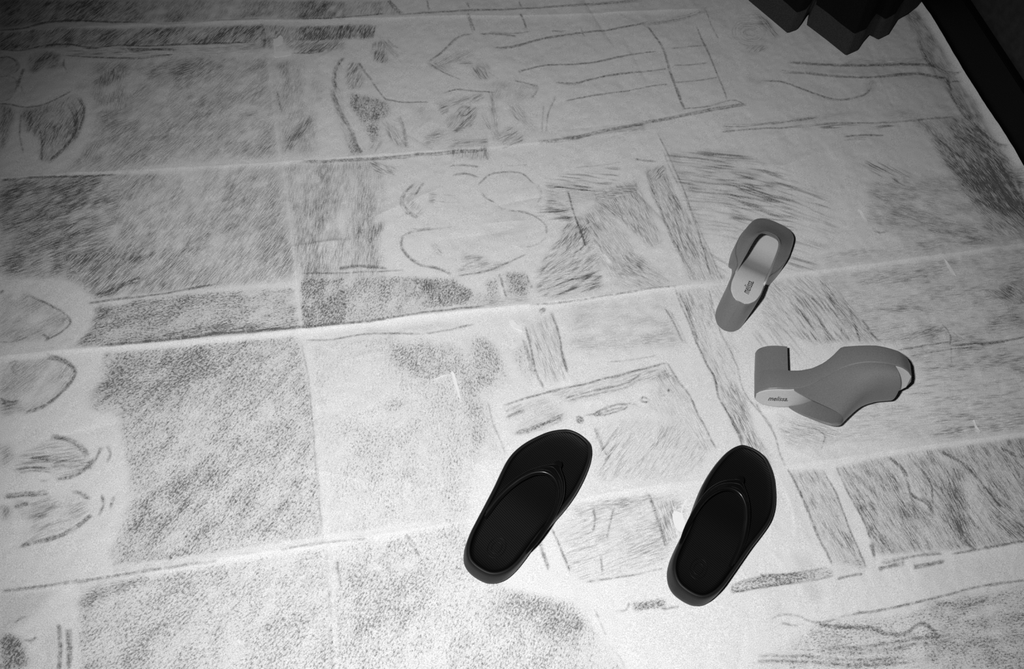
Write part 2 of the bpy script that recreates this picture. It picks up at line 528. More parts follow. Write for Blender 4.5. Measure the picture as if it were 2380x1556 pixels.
L(8, [(90, 490), (180, 470)], 5, .5, 3, 2)
L(8, [(470, 390), (540, 408), (565, 440)], 5, .6, 3, 2)
A(8, [(80, 440), (350, 410), (350, 520), (250, 600), (130, 560)], .2, 10, 'smudge')
A(8, [(200, 440), (540, 430), (570, 470), (570, 550), (500, 610), (380, 680), (250, 710), (130, 740), (200, 640)], .22, 22, 'hatch')
A(8, [(430, 470), (560, 460), (560, 550), (470, 600)], .35, 30, 'smudge')
L(8, [(580, 545), (500, 610), (380, 680), (250, 715), (130, 745)], 4, .6, 4, 3)
L(8, [(650, 410), (665, 460), (640, 540)], 4, .8, 2)
L(8, [(730, 430), (705, 500)], 4, .7, 2)
A(8, [(0, 90), (90, 120), (80, 200), (0, 240)], .6, 30, 'smudge')
A(8, [(0, 480), (60, 500), (70, 590), (0, 560)], .7, 60, 'smudge')
A(8, [(190, 270), (340, 300), (340, 390), (190, 390)], .6, 0, 'erase', 2)
A(8, [(0, 1045), (350, 1035), (180, 1210), (0, 1300)], .25, 0, 'tone', 4)
L(8, [(0, 1045), (250, 1012), (500, 977), (850, 922), (1100, 882), (1400, 842)], 4, .35, 3, 1.5)
L(8, [(1800, 770), (2080, 722), (2380, 690)], 3, .3, 2, 1)
A(8, [(0, 1290), (130, 1340), (160, 1420), (200, 1500), (100, 1556), (0, 1556)], .8, 50, 'rub')
A(8, [(0, 1300), (130, 1340), (150, 1500), (0, 1556)], .35, 50, 'smudge')
L(8, [(80, 1240), (130, 1210), (170, 1200)], 3, .5)
L(8, [(370, 1250), (380, 1350), (368, 1540)], 4, .6, 4, 3)
L(8, [(440, 1280), (448, 1400), (448, 1540)], 4, .5, 3, 3)
A(8, [(300, 1260), (380, 1260), (470, 1290), (460, 1556), (300, 1556)], .18, 88, 'smudge')
L(8, [(160, 1340), (200, 1350), (230, 1330), (200, 1370)], 3, .6)
A(0, [(178, 1392), (330, 1342), (762, 1268), (772, 1600), (190, 1600)], .60, 45, 'rub', 4)
A(8, [(500, 990), (900, 920), (1000, 960), (700, 1080), (520, 1160)], .45, 15, 'rub', 4)
A(8, [(520, 1000), (880, 930), (760, 1040), (540, 1080)], .4, 12, 'hatch', 4)
A(0, [(768, 1266), (1090, 1214), (1100, 1300), (1180, 1368), (1330, 1400), (1400, 1480), (1480, 1600), (772, 1600)], .52, 68, 'rub', 5)
A(15, [(0, 900), (500, 880), (560, 1100), (300, 1300), (0, 1200)], .15, 60, 'rub', 20)
A(15, [(980, 1000), (1480, 1090), (1560, 1300), (1300, 1300), (1050, 1120)], .28, 60, 'rub', 10)
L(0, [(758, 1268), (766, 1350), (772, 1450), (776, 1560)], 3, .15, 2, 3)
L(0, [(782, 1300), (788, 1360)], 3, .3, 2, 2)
L(15, [(380, 640), (420, 700), (460, 770)], 3, .35, 2, 2)
# between the flip-flops
A(15, [(1300, 600), (1550, 430), (2050, 390), (2100, 500), (1980, 820), (1480, 930), (1390, 860)], .26, 18, 'hatch', 4)
A(15, [(1700, 600), (1980, 560), (1960, 760), (1760, 790)], .28, 20, 'hatch', 4, 3)
A(15, [(1920, 440), (2030, 430), (2060, 640), (1980, 720)], .3, -70, 'hatch', 4)
L(15, [(1280, 600), (1340, 740), (1390, 862)], 3, .6, 2, 1)
L(15, [(1200, 680), (1240, 790), (1260, 850)], 4, .4, 3, 2)
L(15, [(1480, 935), (1700, 905), (1960, 850)], 2, .6)
L(15, [(1870, 390), (1920, 520), (1990, 720)], 3, .5, 2, 1)
L(15, [(1530, 490), (1538, 560), (1530, 620)], 3, .35, 3, 2)
L(15, [(1660, 480), (1630, 600), (1620, 680)], 3, .35, 2, 2)
L(15, [(1580, 770), (1590, 870)], 3, .35, 2, 1)
A(15, [(1390, 450), (1900, 400), (1900, 440), (1400, 520)], .3, 12, 'smudge', 3)
A(15, [(1770, 1060), (1975, 1030), (1975, 1090), (1780, 1110)], .8, 10, 'rub', 1.5)
L(15, [(1670, 1112), (1745, 1097), (1748, 1060)], 3, .7)
L(15, [(1950, 1095), (2060, 1078)], 3, .9)
A(14, [(0, 1090), (180, 1040), (560, 1000), (560, 1040), (300, 1090), (0, 1135)], .95, 10, 'rub', 1.5)
L(14, [(0, 1130), (100, 1112), (330, 1085), (560, 1045)], 2.5, .6)
L(14, [(0, 1092), (150, 1042), (350, 1025), (550, 990)], 2.5, .5)
L(14, [(585, 1055), (650, 1040), (720, 1028)], 3, 1.0, 2)
L(14, [(165, 1028), (178, 1036), (192, 1040)], 4, 1.2, 2)
L(15, [(1540, 1100), (1580, 1180), (1610, 1260)], 2, .5)
L(15, [(1640, 1330), (1700, 1400), (1730, 1470)], 2, .2)
# the winding hatched band
L(12, [(1455, 215), (1500, 330), (1560, 460), (1620, 620), (1680, 750), (1740, 860), (1770, 1000), (1830, 1110), (1900, 1220), (1960, 1340)], 2.5, .9, 2)
L(12, [(1495, 250), (1560, 420), (1630, 600)], 2.5, .6, 2, 1)
L(12, [(1680, 220), (1740, 380), (1800, 560), (1870, 680), (1920, 830), (1960, 960), (2050, 1080), (2150, 1200), (2178, 1240)], 2, .6)
L(12, [(1700, 230), (1745, 350)], 2, .7)
A(12, [(1480, 220), (1660, 210), (1750, 420), (1700, 520), (1730, 700), (1850, 850), (1960, 1000), (2000, 1180), (2130, 1380), (2150, 1500), (2000, 1380), (1900, 1220), (1830, 1100), (1770, 950), (1680, 720), (1580, 480)], .40, -65, 'hatch', 2)
A(12, [(1830, 900), (1960, 1000), (2030, 1200), (1980, 1280), (1880, 1150)], .25, -60, 'hatch', 3)
A(14, [(0, 60), (110, 210), (240, 440), (200, 460), (80, 310), (0, 200)], .4, -60, 'hatch', 3)
L(14, [(0, 180), (40, 250), (70, 330)], 2, .5, 3, 2)
L(14, [(130, 80), (200, 190), (240, 260), (270, 360), (300, 440)], 2.5, .8)
L(14, [(310, 450), (400, 620), (470, 800), (560, 985)], 3, .8, 3, 1)
L(14, [(500, 450), (570, 570), (640, 750), (740, 990)], 2.5, .5, 2, 1)
A(14, [(330, 470), (490, 460), (580, 600), (640, 780), (740, 990), (570, 970), (480, 800), (400, 610)], .42, -60, 'hatch', 2)
A(14, [(330, 470), (490, 460), (580, 600), (640, 780), (740, 990), (570, 970), (480, 800), (400, 610)], .25, -60, 'rub', 2)
A(14, [(570, 970), (720, 950), (750, 1010), (600, 1040)], .3, 10, 'rub', 2)
# near right panel
L(14, [(580, 440), (640, 570), (720, 720), (770, 840)], 3, .9, 2)
A(14, [(590, 445), (850, 385), (1700, 262), (1700, 840), (1330, 890), (1000, 910), (800, 930), (740, 740), (640, 540)], .34, -58, 'hatch', 2)
A(14, [(590, 445), (850, 385), (1700, 262), (1700, 840), (1330, 890), (1000, 910), (800, 930), (740, 740), (640, 540)], .28, -58, 'rub', 2)
A(14, [(590, 445), (850, 385), (1700, 262), (1700, 840), (1330, 890), (1000, 910), (800, 930), (740, 740), (640, 540)], .16, -58, 'smudge', 2)
A(14, [(840, 470), (930, 500), (1010, 720), (940, 740), (900, 600)], .4, -60, 'hatch', 4)
A(14, [(1180, 430), (1280, 480), (1300, 800), (1240, 790), (1200, 620)], .4, -65, 'smudge', 4)
A(14, [(960, 560), (1110, 640), (1120, 720), (980, 720)], .3, -55, 'smudge', 4)
L(14, [(870, 390), (950, 470), (1000, 600), (1090, 650), (1115, 710)], 3, .45, 3, 2)
L(14, [(1000, 400), (1090, 520), (1110, 640)], 3, .35, 3, 2)
L(14, [(1150, 360), (1280, 430), (1400, 560), (1490, 660)], 3, .45, 3, 2)
L(14, [(1250, 760), (1290, 860), (1340, 890)], 3, .5, 3, 2)
L(14, [(1480, 345), (1550, 370), (1640, 392)], 3, .6, 2, 2)
A(14, [(1390, 590), (1530, 640), (1640, 800), (1640, 850), (1500, 830)], .3, -45, 'hatch', 4)
L(14, [(1215, 922), (1400, 890), (1640, 845)], 3, .9, 2)
L(14, [(765, 870), (785, 930), (775, 860)], 3, .9, 3, 1)
L(14, [(810, 1005), (880, 990), (950, 970)], 3, .8, 4, 2)
L(14, [(1000, 990), (1080, 975), (1170, 955)], 3, .8, 4, 2)
L(14, [(820, 970), (1000, 935), (1160, 915)], 2, .4, 4, 3)
L(14, [(640, 1262), (700, 1248), (850, 1225), (1100, 1170), (1350, 1105), (1640, 1062)], 2.5, .75, 2)
A(14, [(1100, 1180), (1640, 1085), (1640, 1600), (700, 1600), (100, 1560), (350, 1400), (480, 1300), (1000, 1250)], .50, 12, 'rub', 6)
A(14, [(1100, 1200), (1640, 1085), (1640, 1600), (1100, 1600)], .18, 10, 'smudge', 8)
L(14, [(480, 1300), (560, 1310), (640, 1320), (760, 1320), (850, 1350), (950, 1352), (1060, 1300), (1140, 1362)], 4, .55, 3, 3)
L(14, [(280, 1300), (330, 1310), (370, 1315)], 2, .9)
L(14, [(220, 1280), (260, 1262), (380, 1262), (460, 1290), (640, 1258)], 2, .5)
L(14, [(500, 1450), (800, 1435), (1000, 1400), (1200, 1380)], 5, .35, 5, 5)
L(14, [(150, 1500), (400, 1500), (700, 1520), (1000, 1510)], 5, .35, 5, 6)
L(14, [(1120, 1190), (1300, 1190), (1420, 1150)], 5, .3, 4, 5)
A(14, [(340, 910), (450, 910), (470, 1010), (360, 1050)], .12, 0, 'tone', 3)
A(14, [(390, 1085), (480, 1075), (525, 1155), (430, 1185)], .16, 0, 'tone', 3)
A(14, [(180, 1115), (280, 1100), (320, 1300), (230, 1300)], .08, 0, 'tone', 5)
A(14, [(1050, 980), (1613, 900), (1613, 1060), (1120, 1150)], .10, 0, 'tone', 8)
# middle of the sheet: box with an eye, post, soft panel
A(12, [(700, 300), (1350, 250), (1450, 450), (1530, 630), (900, 660), (700, 640), (730, 450)], .20, 8, 'smudge', 8)
A(12, [(700, 570), (1450, 540), (1500, 630), (720, 650)], .18, 3, 'hatch', 6)
A(12, [(1090, 430), (1400, 420), (1420, 470), (1150, 460)], .18, 5, 'hatch', 4)
L(12, [(1400, 370), (1460, 470), (1530, 620)], 3, .4, 4, 3)
L(12, [(990, 750), (1150, 730), (1340, 700)], 1.6, .5)
L(12, [(380, 490), (420, 640), (460, 830), (510, 930)], 3, .6, 3, 1.5)
L(12, [(375, 590), (410, 700), (440, 830)], 3, .6, 2, 1.5)
L(12, [(570, 380), (620, 540), (650, 700), (680, 830)], 2.5, .55, 3, 1.5)
A(12, [(400, 480), (560, 400), (630, 600), (680, 860), (560, 900), (450, 760)], .32, -68, 'hatch', 3)
A(12, [(270, 660), (380, 600), (440, 800), (420, 930), (300, 740)], .38, -70, 'rub', 4)
A(12, [(0, 560), (140, 600), (250, 800), (280, 860), (200, 950), (80, 1050), (0, 1050)], .30, -80, 'rub', 6)
A(12, [(0, 1000), (120, 1040), (180, 1300), (240, 1450), (0, 1450)], .35, -75, 'rub', 6)
L(12, ell(505, 365, 20, 12, -20) + ell(508, 362, 10, 8), 2, .5)
L(12, [(220, 1058), (400, 1000), (560, 960), (800, 910), (1000, 860), (1200, 805), (1390, 755)], 2.5, .8, 2)
L(12, [(1400, 750), (1480, 880), (1560, 980), (1620, 1110), (1670, 1210), (1760, 1390)], 2, .6, 2, .6)
A(12, [(560, 970), (1380, 770), (1470, 870), (1250, 880), (900, 1000), (700, 1040)], .34, 18, 'hatch', 3)
L(12, [(670, 1010), (900, 960), (1150, 890), (1230, 840)], 3, .3, 4, 3)
A(12, [(1380, 770), (1560, 990), (1660, 1200), (1740, 1380), (1650, 1400), (1500, 1200), (1280, 1100), (1260, 1040)], .30, -60, 'hatch', 4)
A(12, [(900, 1230), (1250, 1150), (1500, 1200), (1700, 1450), (1500, 1600), (900, 1600)], .24, 52, 'hatch', 6)
A(12, [(1350, 1220), (1430, 1240), (1360, 1400), (1310, 1370)], .3, 60, 'hatch', 4)
L(12, ell(1000, 1098, 125, 24, -14), 2, .5, 2, 1)
L(12, [(800, 1135), (900, 1117), (960, 1085), (1110, 1052), (1190, 1055)], 2, .6)
L(12, [(900, 1120), (1000, 1090), (1080, 1075)], 2, .4, 3, 2)
L(12, ell(772, 1165, 25, 18, 30) + ell(770, 1170, 12, 12), 2.5, .6, 2)
L(12, ell(1240, 1022, 25, 18, 30, 0, 300), 2.5, .7, 2)
L(12, [(1412, 952), (1418, 962)], 5, 1.0, 2)
L(12, [(1380, 990), (1388, 1000)], 5, .7)
L(12, [(240, 1140), (300, 1110), (360, 1085)], 4, .35, 5, 4)
A(12, [(230, 1090), (520, 1010), (650, 1080), (680, 1150), (500, 1240), (300, 1270)], .22, 25, 'smudge', 5)
L(12, [(300, 1270), (500, 1210), (650, 1140)], 4, .35, 5, 4)
L(12, [(110, 1050), (140, 1180), (190, 1300), (240, 1410)], 2, .4)
L(12, [(875, 1210), (930, 1340), (990, 1450)], 3, .45, 2, 1)
# dark hatched mass and bar
A(11, [(1340, 190), (1500, 130), (1750, 110), (1720, 190), (1600, 240), (1360, 240)], .5, -2, 'open', 3)
A(11, [(1350, 200), (1560, 180), (1640, 280), (1500, 320), (1480, 400), (1350, 350)], .50, -4, 'hatch', 3)
A(11, [(1600, 240), (1840, 190), (1900, 330), (1980, 530), (1920, 560), (1750, 400), (1620, 300)], .60, -62, 'hatch', 3)
A(11, [(1600, 250), (1840, 200), (1840, 240), (1660, 290)], .4, 0, 'hatch', 3)
A(11, [(1280, 330), (1480, 310), (1470, 400), (1320, 410)], .5, 4, 'open', 3)
A(11, [(1500, 400), (1620, 310), (1780, 480), (1870, 640), (1880, 700), (1700, 720), (1600, 600), (1560, 520)], .52, -56, 'hatch', 3)
A(11, [(1800, 570), (1860, 640), (1870, 700), (1740, 640)], .4, -45, 'hatch', 3)
A(11, [(1620, 290), (1700, 310), (1760, 400), (1660, 360)], .5, -40, 'hatch', 3)
A(11, [(1480, 390), (1600, 540), (1640, 640), (1650, 780), (1350, 830), (1290, 790), (1300, 700), (1340, 600), (1420, 500)], .55, 34, 'hatch', 3)
A(11, [(1450, 420), (1540, 440), (1600, 400), (1540, 560), (1420, 560)], .35, 55, 'hatch', 3)
A(11, [(1290, 690), (1640, 680), (1640, 790), (1300, 830)], .3, 14, 'open', 3)
A(11, [(1870, 600), (2040, 760), (1880, 780), (1700, 760), (1750, 690)], .42, -32, 'hatch', 3)
L(11, [(1460, 240), (1490, 350), (1560, 550)], 2.5, .8, 2, .5)
A(11, [(1890, 140), (1990, 100), (2040, 250), (2130, 400), (2220, 550), (2320, 720), (2130, 740), (2060, 560), (1980, 380), (1920, 260)], .62, -62, 'hatch', 2)
A(11, [(1890, 120), (1990, 100), (2000, 170), (1920, 180)], .45, 50, 'hatch', 2)
L(11, [(1890, 130), (1950, 300), (2040, 520), (2160, 740)], 2.5, .55, 2, 1)
L(11, [(1980, 10), (2060, 200), (2180, 440), (2290, 690)], 2.2, .6)
A(11, [(2000, 20), (2400, 30), (2700, 200), (2700, 560), (2380, 560), (2200, 500), (2080, 250)], .38, -9, 'open', 6)
A(11, [(2000, 20), (2400, 30), (2600, 200), (2600, 500), (2380, 560), (2200, 500), (2080, 250)], .16, -9, 'smudge', 6)
A(11, [(2230, 560), (2358, 600), (2358, 690), (2300, 690)], .3, -30, 'open', 3)
L(11, [(1830, 65), (1880, 72), (1940, 78)], 3, .5, 4, 2)
L(11, [(1500, 118), (1640, 100), (1750, 88)], 2, .4)
# face, mouth and marks left of it
L(11, [(970, 210), (1040, 150), (1130, 135), (1210, 145), (1280, 200)], 2.2, .6, 2, .6)
L(11, [(1140, 345), (1220, 355), (1300, 390), (1340, 430), (1345, 480)], 2.2, .6, 2, .6)
L(11, [(1345, 490), (1300, 530), (1230, 550)], 2, .4)
L(11, [(1290, 200), (1310, 260), (1290, 300)], 3, .3, 2, 2)
L(11, [(990, 255), (1020, 278), (1060, 300)], 3.5, .6, 2, .6)
L(11, [(1060, 300), (1110, 350)], 2, .3)
L(11, [(670, 200), (640, 240), (625, 270)], 3, .6, 3, 1)
L(11, [(620, 210), (570, 260), (555, 310), (590, 360), (640, 390)], 3.5, .5, 3, 2)
A(11, [(560, 300), (600, 220), (650, 200), (620, 300), (680, 350), (640, 390)], .30, 50, 'hatch', 3)
A(11, [(700, 250), (740, 260), (725, 310), (700, 300)], .8, 5, 'hatch', 2)
L(11, [(740, 300), (800, 305), (850, 302)], 2, .3)
L(11, [(780, 265), (850, 270)], 2, .25)
L(11, [(555, 490), (550, 540), (580, 600), (650, 650), (740, 670), (820, 705)], 3.5, .5, 4, 1.5)
L(11, [(560, 490), (640, 460), (720, 455)], 2.5, .45, 2, 1)
L(11, [(600, 450), (730, 452), (830, 440)], 2, .25)
A(11, [(710, 540), (740, 530), (772, 580), (755, 600)], .6, -50, 'hatch', 2)
A(11, [(880, 640), (900, 590), (980, 600), (1040, 630), (1150, 630), (1060, 680), (860, 710)], .42, 14, 'hatch', 3)
L(11, [(860, 710), (1000, 690), (1100, 650), (1230, 590)], 2.5, .35, 3, 1.5)
A(11, [(870, 410), (970, 405), (960, 430), (880, 450)], .42, 6, 'open', 2)
A(11, [(1000, 430), (1250, 420), (1240, 500), (1000, 495)], .10, 5, 'smudge', 5)
L(11, [(820, 105), (900, 102), (970, 112)], 2.5, .4, 3, 2)
L(11, [(830, 155), (900, 148), (965, 165)], 2.5, .4, 4, 2)
L(11, [(1130, 98), (1240, 97)], 2, .35)
A(11, [(1010, 740), (1080, 720), (1090, 820), (1020, 830)], .55, 60, 'rub', 3)
A(11, [(1120, 690), (1230, 690), (1250, 820), (1130, 820)], .75, 60, 'rub', 3)
A(11, [(1120, 690), (1230, 690), (1250, 820), (1130, 820)], .2, 60, 'hatch', 3)
L(11, [(1090, 700), (1108, 760), (1130, 830)], 3, .9, 2, .6)
L(11, [(1240, 700), (1252, 740), (1270, 775)], 3, .6, 2, 1)
A(11, [(1000, 850), (1250, 825), (1250, 850), (1000, 880)], .45, 5, 'hatch', 3)
L(11, [(755, 815), (770, 860), (830, 880)], 2.5, .5, 2, 1)
L(11, [(20, 1055), (150, 1055), (300, 1030), (500, 1025), (700, 1022), (950, 970)], 2.2, .45, 2, 1)
A(11, [(30, 1030), (400, 1000), (800, 960), (900, 980), (500, 1030)], .20, 5, 'smudge', 3)
A(11, [(350, 400), (440, 390), (450, 480), (370, 520)], .35, 80, 'smudge', 4)
L(11, [(200, 670), (300, 655), (400, 660), (470, 668)], 3, .4, 5, 2.5)
L(11, [(0, 695), (200, 690), (560, 680)], 2, .35, 2, 1)
A(11, [(380, 80), (520, 120), (500, 165), (400, 135)], .5, -28, 'hatch', 3)
A(11, [(810, 45), (1010, 15), (1020, 65), (840, 65)], .4, 80, 'hatch', 3)
# upper middle: band, arm, hair, eye, plaid
L(6, [(0, 130), (300, 115), (580, 85)], 3, .7, 2)
L(6, [(690, 95), (1000, 80), (1300, 60), (1600, 45), (1900, 25), (2380, 0)], 4, .55, 3, 1)
A(6, [(0, 0), (620, 0), (680, 90), (300, 110), (0, 125)], .42, 58, 'smudge', 4)
A(6, [(1900, 0), (2380, 0), (2380, 15), (1900, 20)], .4, 30, 'smudge', 3)
A(6, [(1000, 5), (2000, 0), (1600, 40), (1100, 60)], .12, 30, 'smudge', 5)
L(6, [(600, 0), (640, 40), (690, 95)], 6, .7, 4, 2)
L(6, [(870, 0), (885, 65)], 3.5, .8, 2)
L(6, [(1145, 10), (1165, 50)], 4, .8, 2)
L(6, [(1155, 90), (1180, 150), (1200, 210)], 4, .8, 3, 1)
L(6, [(1505, 0), (1525, 35)], 3.5, .8, 2)
L(6, [(1520, 85), (1545, 140), (1560, 185)], 4, .8, 3, 1)
L(6, [(1740, 195), (1820, 198)], 4, .6, 2, 1)
L(6, [(1655, 180), (1690, 172)], 3, .5)
L(6, [(1945, 180), (1955, 240)], 3, .6, 2, 1)
L(6, [(512, 165), (495, 250)], 3, .8, 2)
L(6, [(290, 395), (250, 450), (225, 540), (235, 620)], 5, .55, 4, 2)
L(6, [(210, 620), (230, 700), (280, 800), (340, 900), (400, 1030), (420, 1060)], 3, .5, 5, 3)
L(6, [(400, 430), (450, 510), (490, 560)], 5, .7, 3, 1)
L(6, [(490, 560), (540, 630), (590, 685), (650, 695), (720, 705), (880, 710)], 3, .8, 2, .6)
A(6, [(330, 430), (390, 430), (430, 560), (420, 610), (330, 610), (310, 520)], .75, 62, 'hatch', 3)
A(6, [(230, 430), (300, 400), (250, 560), (330, 900), (440, 1050), (350, 1070), (260, 850), (215, 650)], .32, -65, 'hatch', 3)
A(6, [(330, 900), (400, 1040), (440, 1070), (330, 1075), (290, 950)], .45, 60, 'rub', 3)
A(6, [(340, 640), (600, 700), (620, 780), (540, 840), (560, 950), (470, 960), (400, 820), (340, 740)], .6, 70, 'rub', 3)
A(6, [(340, 640), (600, 700), (620, 780), (540, 840), (400, 820), (340, 740)], .3, 70, 'hatch', 3)
A(6, [(560, 820), (640, 870), (730, 1020), (660, 1020), (600, 950)], .55, -60, 'hatch', 3)
L(6, [(680, 800), (700, 870), (730, 1020)], 5, .5, 3, 2)
for r_ in (8, 16, 26):
    L(6, ell(490, 888, r_, r_), 2, .4)
    L(6, ell(500, 960, r_, r_), 2, .35)
A(6, [(470, 980), (560, 960), (540, 1050), (480, 1070)], .3, 60, 'hatch', 3)
A(6, [(500, 290), (560, 270), (590, 350), (580, 430), (510, 405)], .75, 76, 'hatch', 3)
A(6, [(470, 330), (600, 380), (620, 430), (500, 420)], .2, 60, 'smudge', 4)
A(6, [(560, 265), (600, 280), (670, 380), (660, 400), (600, 330)], .9, -48, 'hatch', 2)
L(6, [(600, 265), (640, 300), (670, 330)], 3, .5, 2, 1)
L(6, [(660, 400), (705, 440)], 2, .3)
L(6, [(1180, 230), (1080, 255), (1010, 320), (960, 370), (880, 420)], 4, .6, 3, 1)
L(6, [(1240, 225), (1340, 225), (1490, 240)], 4, .6, 3, 1.2)
L(6, [(1300, 205), (1500, 215), (1590, 203)], 2.5, .3, 2, 1)
A(6, [(870, 430), (980, 400), (1080, 350), (1190, 345), (1190, 380), (1000, 480), (920, 470)], .45, 32, 'hatch', 3)
A(6, [(870, 430), (980, 450), (1040, 520), (950, 480)], .4, -30, 'hatch', 3)
A(6, [(1190, 380), (1290, 440), (1300, 540), (1220, 540), (1180, 470), (1250, 440)], .55, -52, 'hatch', 3)
L(6, [(1300, 490), (1360, 540)], 3, .5)
L(6, [(870, 430), (960, 490), (1050, 530), (1100, 550)], 2.5, .4, 2, 1)
A(6, [(1080, 430), (1180, 420), (1180, 450), (1090, 450)], .4, 6, 'open', 2)
L(6, [(980, 640), (1060, 615), (1200, 625), (1330, 630)], 3, .7, 2, 1)
A(6, [(930, 710), (1250, 650), (1280, 680), (1000, 740), (1000, 780)], .5, 22, 'hatch', 3)
A(6, [(950, 740), (1020, 730), (1010, 780), (970, 800)], .6, 22, 'hatch', 2)
A(6, [(1000, 820), (1130, 730), (1220, 740), (1200, 860), (1070, 920), (1010, 880)], .65, 50, 'hatch', 2)
L(6, ell(1130, 770, 40, 30), 3, .35, 2, 2)
A(6, [(1300, 630), (1340, 630), (1370, 960), (1330, 970), (1310, 800)], .55, -82, 'hatch', 2)
A(6, [(1260, 780), (1320, 880), (1300, 900), (1240, 820)], .4, -60, 'hatch', 3)
A(6, [(1430, 720), (1500, 710), (1630, 900), (1580, 890), (1480, 820)], .48, -48, 'hatch', 3)
A(6, [(1340, 950), (1450, 870), (1530, 930), (1540, 980), (1400, 1000)], .5, 28, 'hatch', 3)
A(6, [(840, 960), (950, 900), (960, 950), (860, 1030)], .48, 14, 'hatch', 3)
A(6, [(1000, 980), (1280, 960), (1290, 1000), (1030, 1020)], .55, 8, 'hatch', 2)
A(6, [(880, 910), (1280, 880), (1290, 1010), (860, 1030)], .15, 10, 'smudge', 5)
A(6, [(750, 740), (860, 740), (900, 830), (800, 830)], .2, 40, 'smudge', 5)
A(6, [(1020, 1030), (1290, 1010), (1290, 1100), (1130, 1090), (1030, 1070)], .30, 78, 'hatch', 3)
L(6, [(1265, 1010), (1278, 1050), (1290, 1095)], 3, .5, 4, 3)
A(6, [(1320, 560), (1450, 560), (1640, 590), (1590, 680), (1350, 680)], .20, 60, 'smudge', 4)
L(6, [(1480, 550), (1560, 570), (1640, 590)], 3, .5, 2, 1)
L(6, [(1640, 600), (1620, 640), (1600, 670)], 3.5, .6, 2, 1)
L(6, [(1760, 660), (1710, 780), (1695, 900)], 3, .5, 2, 1.5)
L(6, [(1680, 720), (1670, 920)], 3, .35, 2, 1)
L(6, [(0, 1112), (200, 1107), (500, 1097), (900, 1062), (1280, 1032)], 4, .7, 3, 1)
L(6, [(1390, 1020), (1480, 990), (1540, 960)], 2.5, .5)
# ladder of lines
L(6, [(1330, 325), (1450, 320), (1600, 275), (1800, 235), (1950, 215), (2150, 195), (2380, 160)], 6, .55, 5, 1.6)
L(0, [(1490, 56), (1560, 46), (1600, 38), (1645, 20)], 6, .5, 4, 1.5)
L(6, [(1500, 490), (1700, 445), (1900, 435), (2050, 420), (2200, 385), (2380, 360)], 3.5, .8, 3, .6)
L(6, ell(1520, 488, 14, 9), 2.5, .6)
L(0, [(1500, 121), (1525, 118)], 3, .7, 2)
L(0, [(1560, 112), (1600, 108), (1645, 102)], 2.5, .6, 2)
L(6, [(1760, 570), (1900, 570), (2000, 545), (2100, 520), (2380, 490)], 4, .75, 3, .6)
L(0, [(1500, 164), (1550, 158)], 3, .7, 2)
L(0, [(1565, 152), (1600, 149), (1645, 146)], 2.5, .6, 2)
L(6, [(1830, 695), (2000, 660), (2200, 630), (2380, 600)], 3, .8, 2, .5)
L(0, [(1500, 201), (1550, 194)], 3, .7, 2)
L(0, [(1570, 190), (1620, 186), (1670, 180)], 2.5, .6, 2)
L(6, [(1640, 980), (1900, 945), (2100, 900), (2380, 850)], 5, .5, 5, 1.5)
A(6, [(1700, 980), (2100, 910), (2380, 850), (2380, 910), (2100, 960)], .2, 10, 'smudge', 3)
L(0, [(1495, 285), (1600, 265), (1660, 254), (1732, 243)], 4, .6, 5, 2.5)
L(0, [(1585, 252), (1640, 247), (1720, 238), (1732, 246)], 3, .6, 2, 1)
L(0, [(1505, 60), (1540, 110), (1560, 170), (1590, 250)], 4, .6, 4, 1.5)
L(0, [(1572, 200), (1580, 225), (1590, 248)], 5, .6, 3, 1)
L(0, [(1620, 60), (1650, 130), (1690, 230)], 3.5, .55, 3, 1)
L(0, [(1640, 20), (1655, 60), (1670, 90)], 2.5, .5, 2)
L(0, [(1440, 30), (1500, 60), (1520, 75)], 2.5, .3, 2, 1)
L(0, [(1530, 310), (1560, 370), (1600, 470), (1655, 640)], 2, .45, 2, 1)
# spiral, long strokes and curve at the far right
for k_ in range(6):
    L(0, ell(1745, 76, 12 + 6 * k_, 7 + 4.4 * k_, 12), 2.0, .42, 1, .8)
A(0, [(1690, 35), (1760, 30), (1790, 60), (1700, 60)], .25, 5, 'open', 3)
A(4, [(230, 80), (330, 140), (440, 270), (380, 275), (310, 200)], .55, -48, 'hatch', 3)
A(4, [(170, 340), (330, 340), (330, 380), (190, 400)], .3, 40, 'hatch', 3)
L(4, [(490, 468), (700, 480), (980, 490), (1250, 480), (1580, 490)], 6, .5, 6, 1.6)
L(4, [(440, 540), (650, 550), (850, 570), (1040, 580), (1250, 570), (1450, 555), (1700, 590)], 5, .5, 5, 1.4)
A(4, [(900, 440), (1500, 440), (1600, 500), (950, 500)], .4, 0, 'hatch', 3)
A(4, [(1300, 540), (1700, 560), (1720, 600), (1300, 590)], .35, 0, 'hatch', 3)
A(4, [(480, 480), (1500, 500), (1500, 560), (600, 550)], .15, 0, 'smudge', 3)
L(4, [(1560, 470), (1680, 540), (1780, 560)], 5, .6, 3, 2)
L(4, [(1690, 600), (1705, 635), (1722, 672)], 6, .9, 4, 1)
L(4, [(1690, 625), (1740, 615), (1790, 612)], 4, .6, 2, 1)
L(4, [(300, 600), (450, 610), (560, 650), (700, 700), (850, 740), (980, 735), (1080, 700), (1130, 650)], 5, .42, 5, 1.6)
A(4, [(1060, 610), (1160, 610), (1150, 680), (1080, 700)], .25, 60, 'smudge', 3)
A(4, [(170, 560), (330, 600), (260, 650), (180, 640)], .25, 40, 'smudge', 4)
L(4, [(0, 990), (200, 970), (500, 955), (800, 930), (1000, 925), (1250, 920), (1550, 890), (1780, 875)], 3, .75, 2, .6)
L(4, [(200, 940), (450, 915), (700, 880)], 4, .4, 4, 2)
L(4, [(0, 935), (200, 935)], 3, .4, 3, 3)
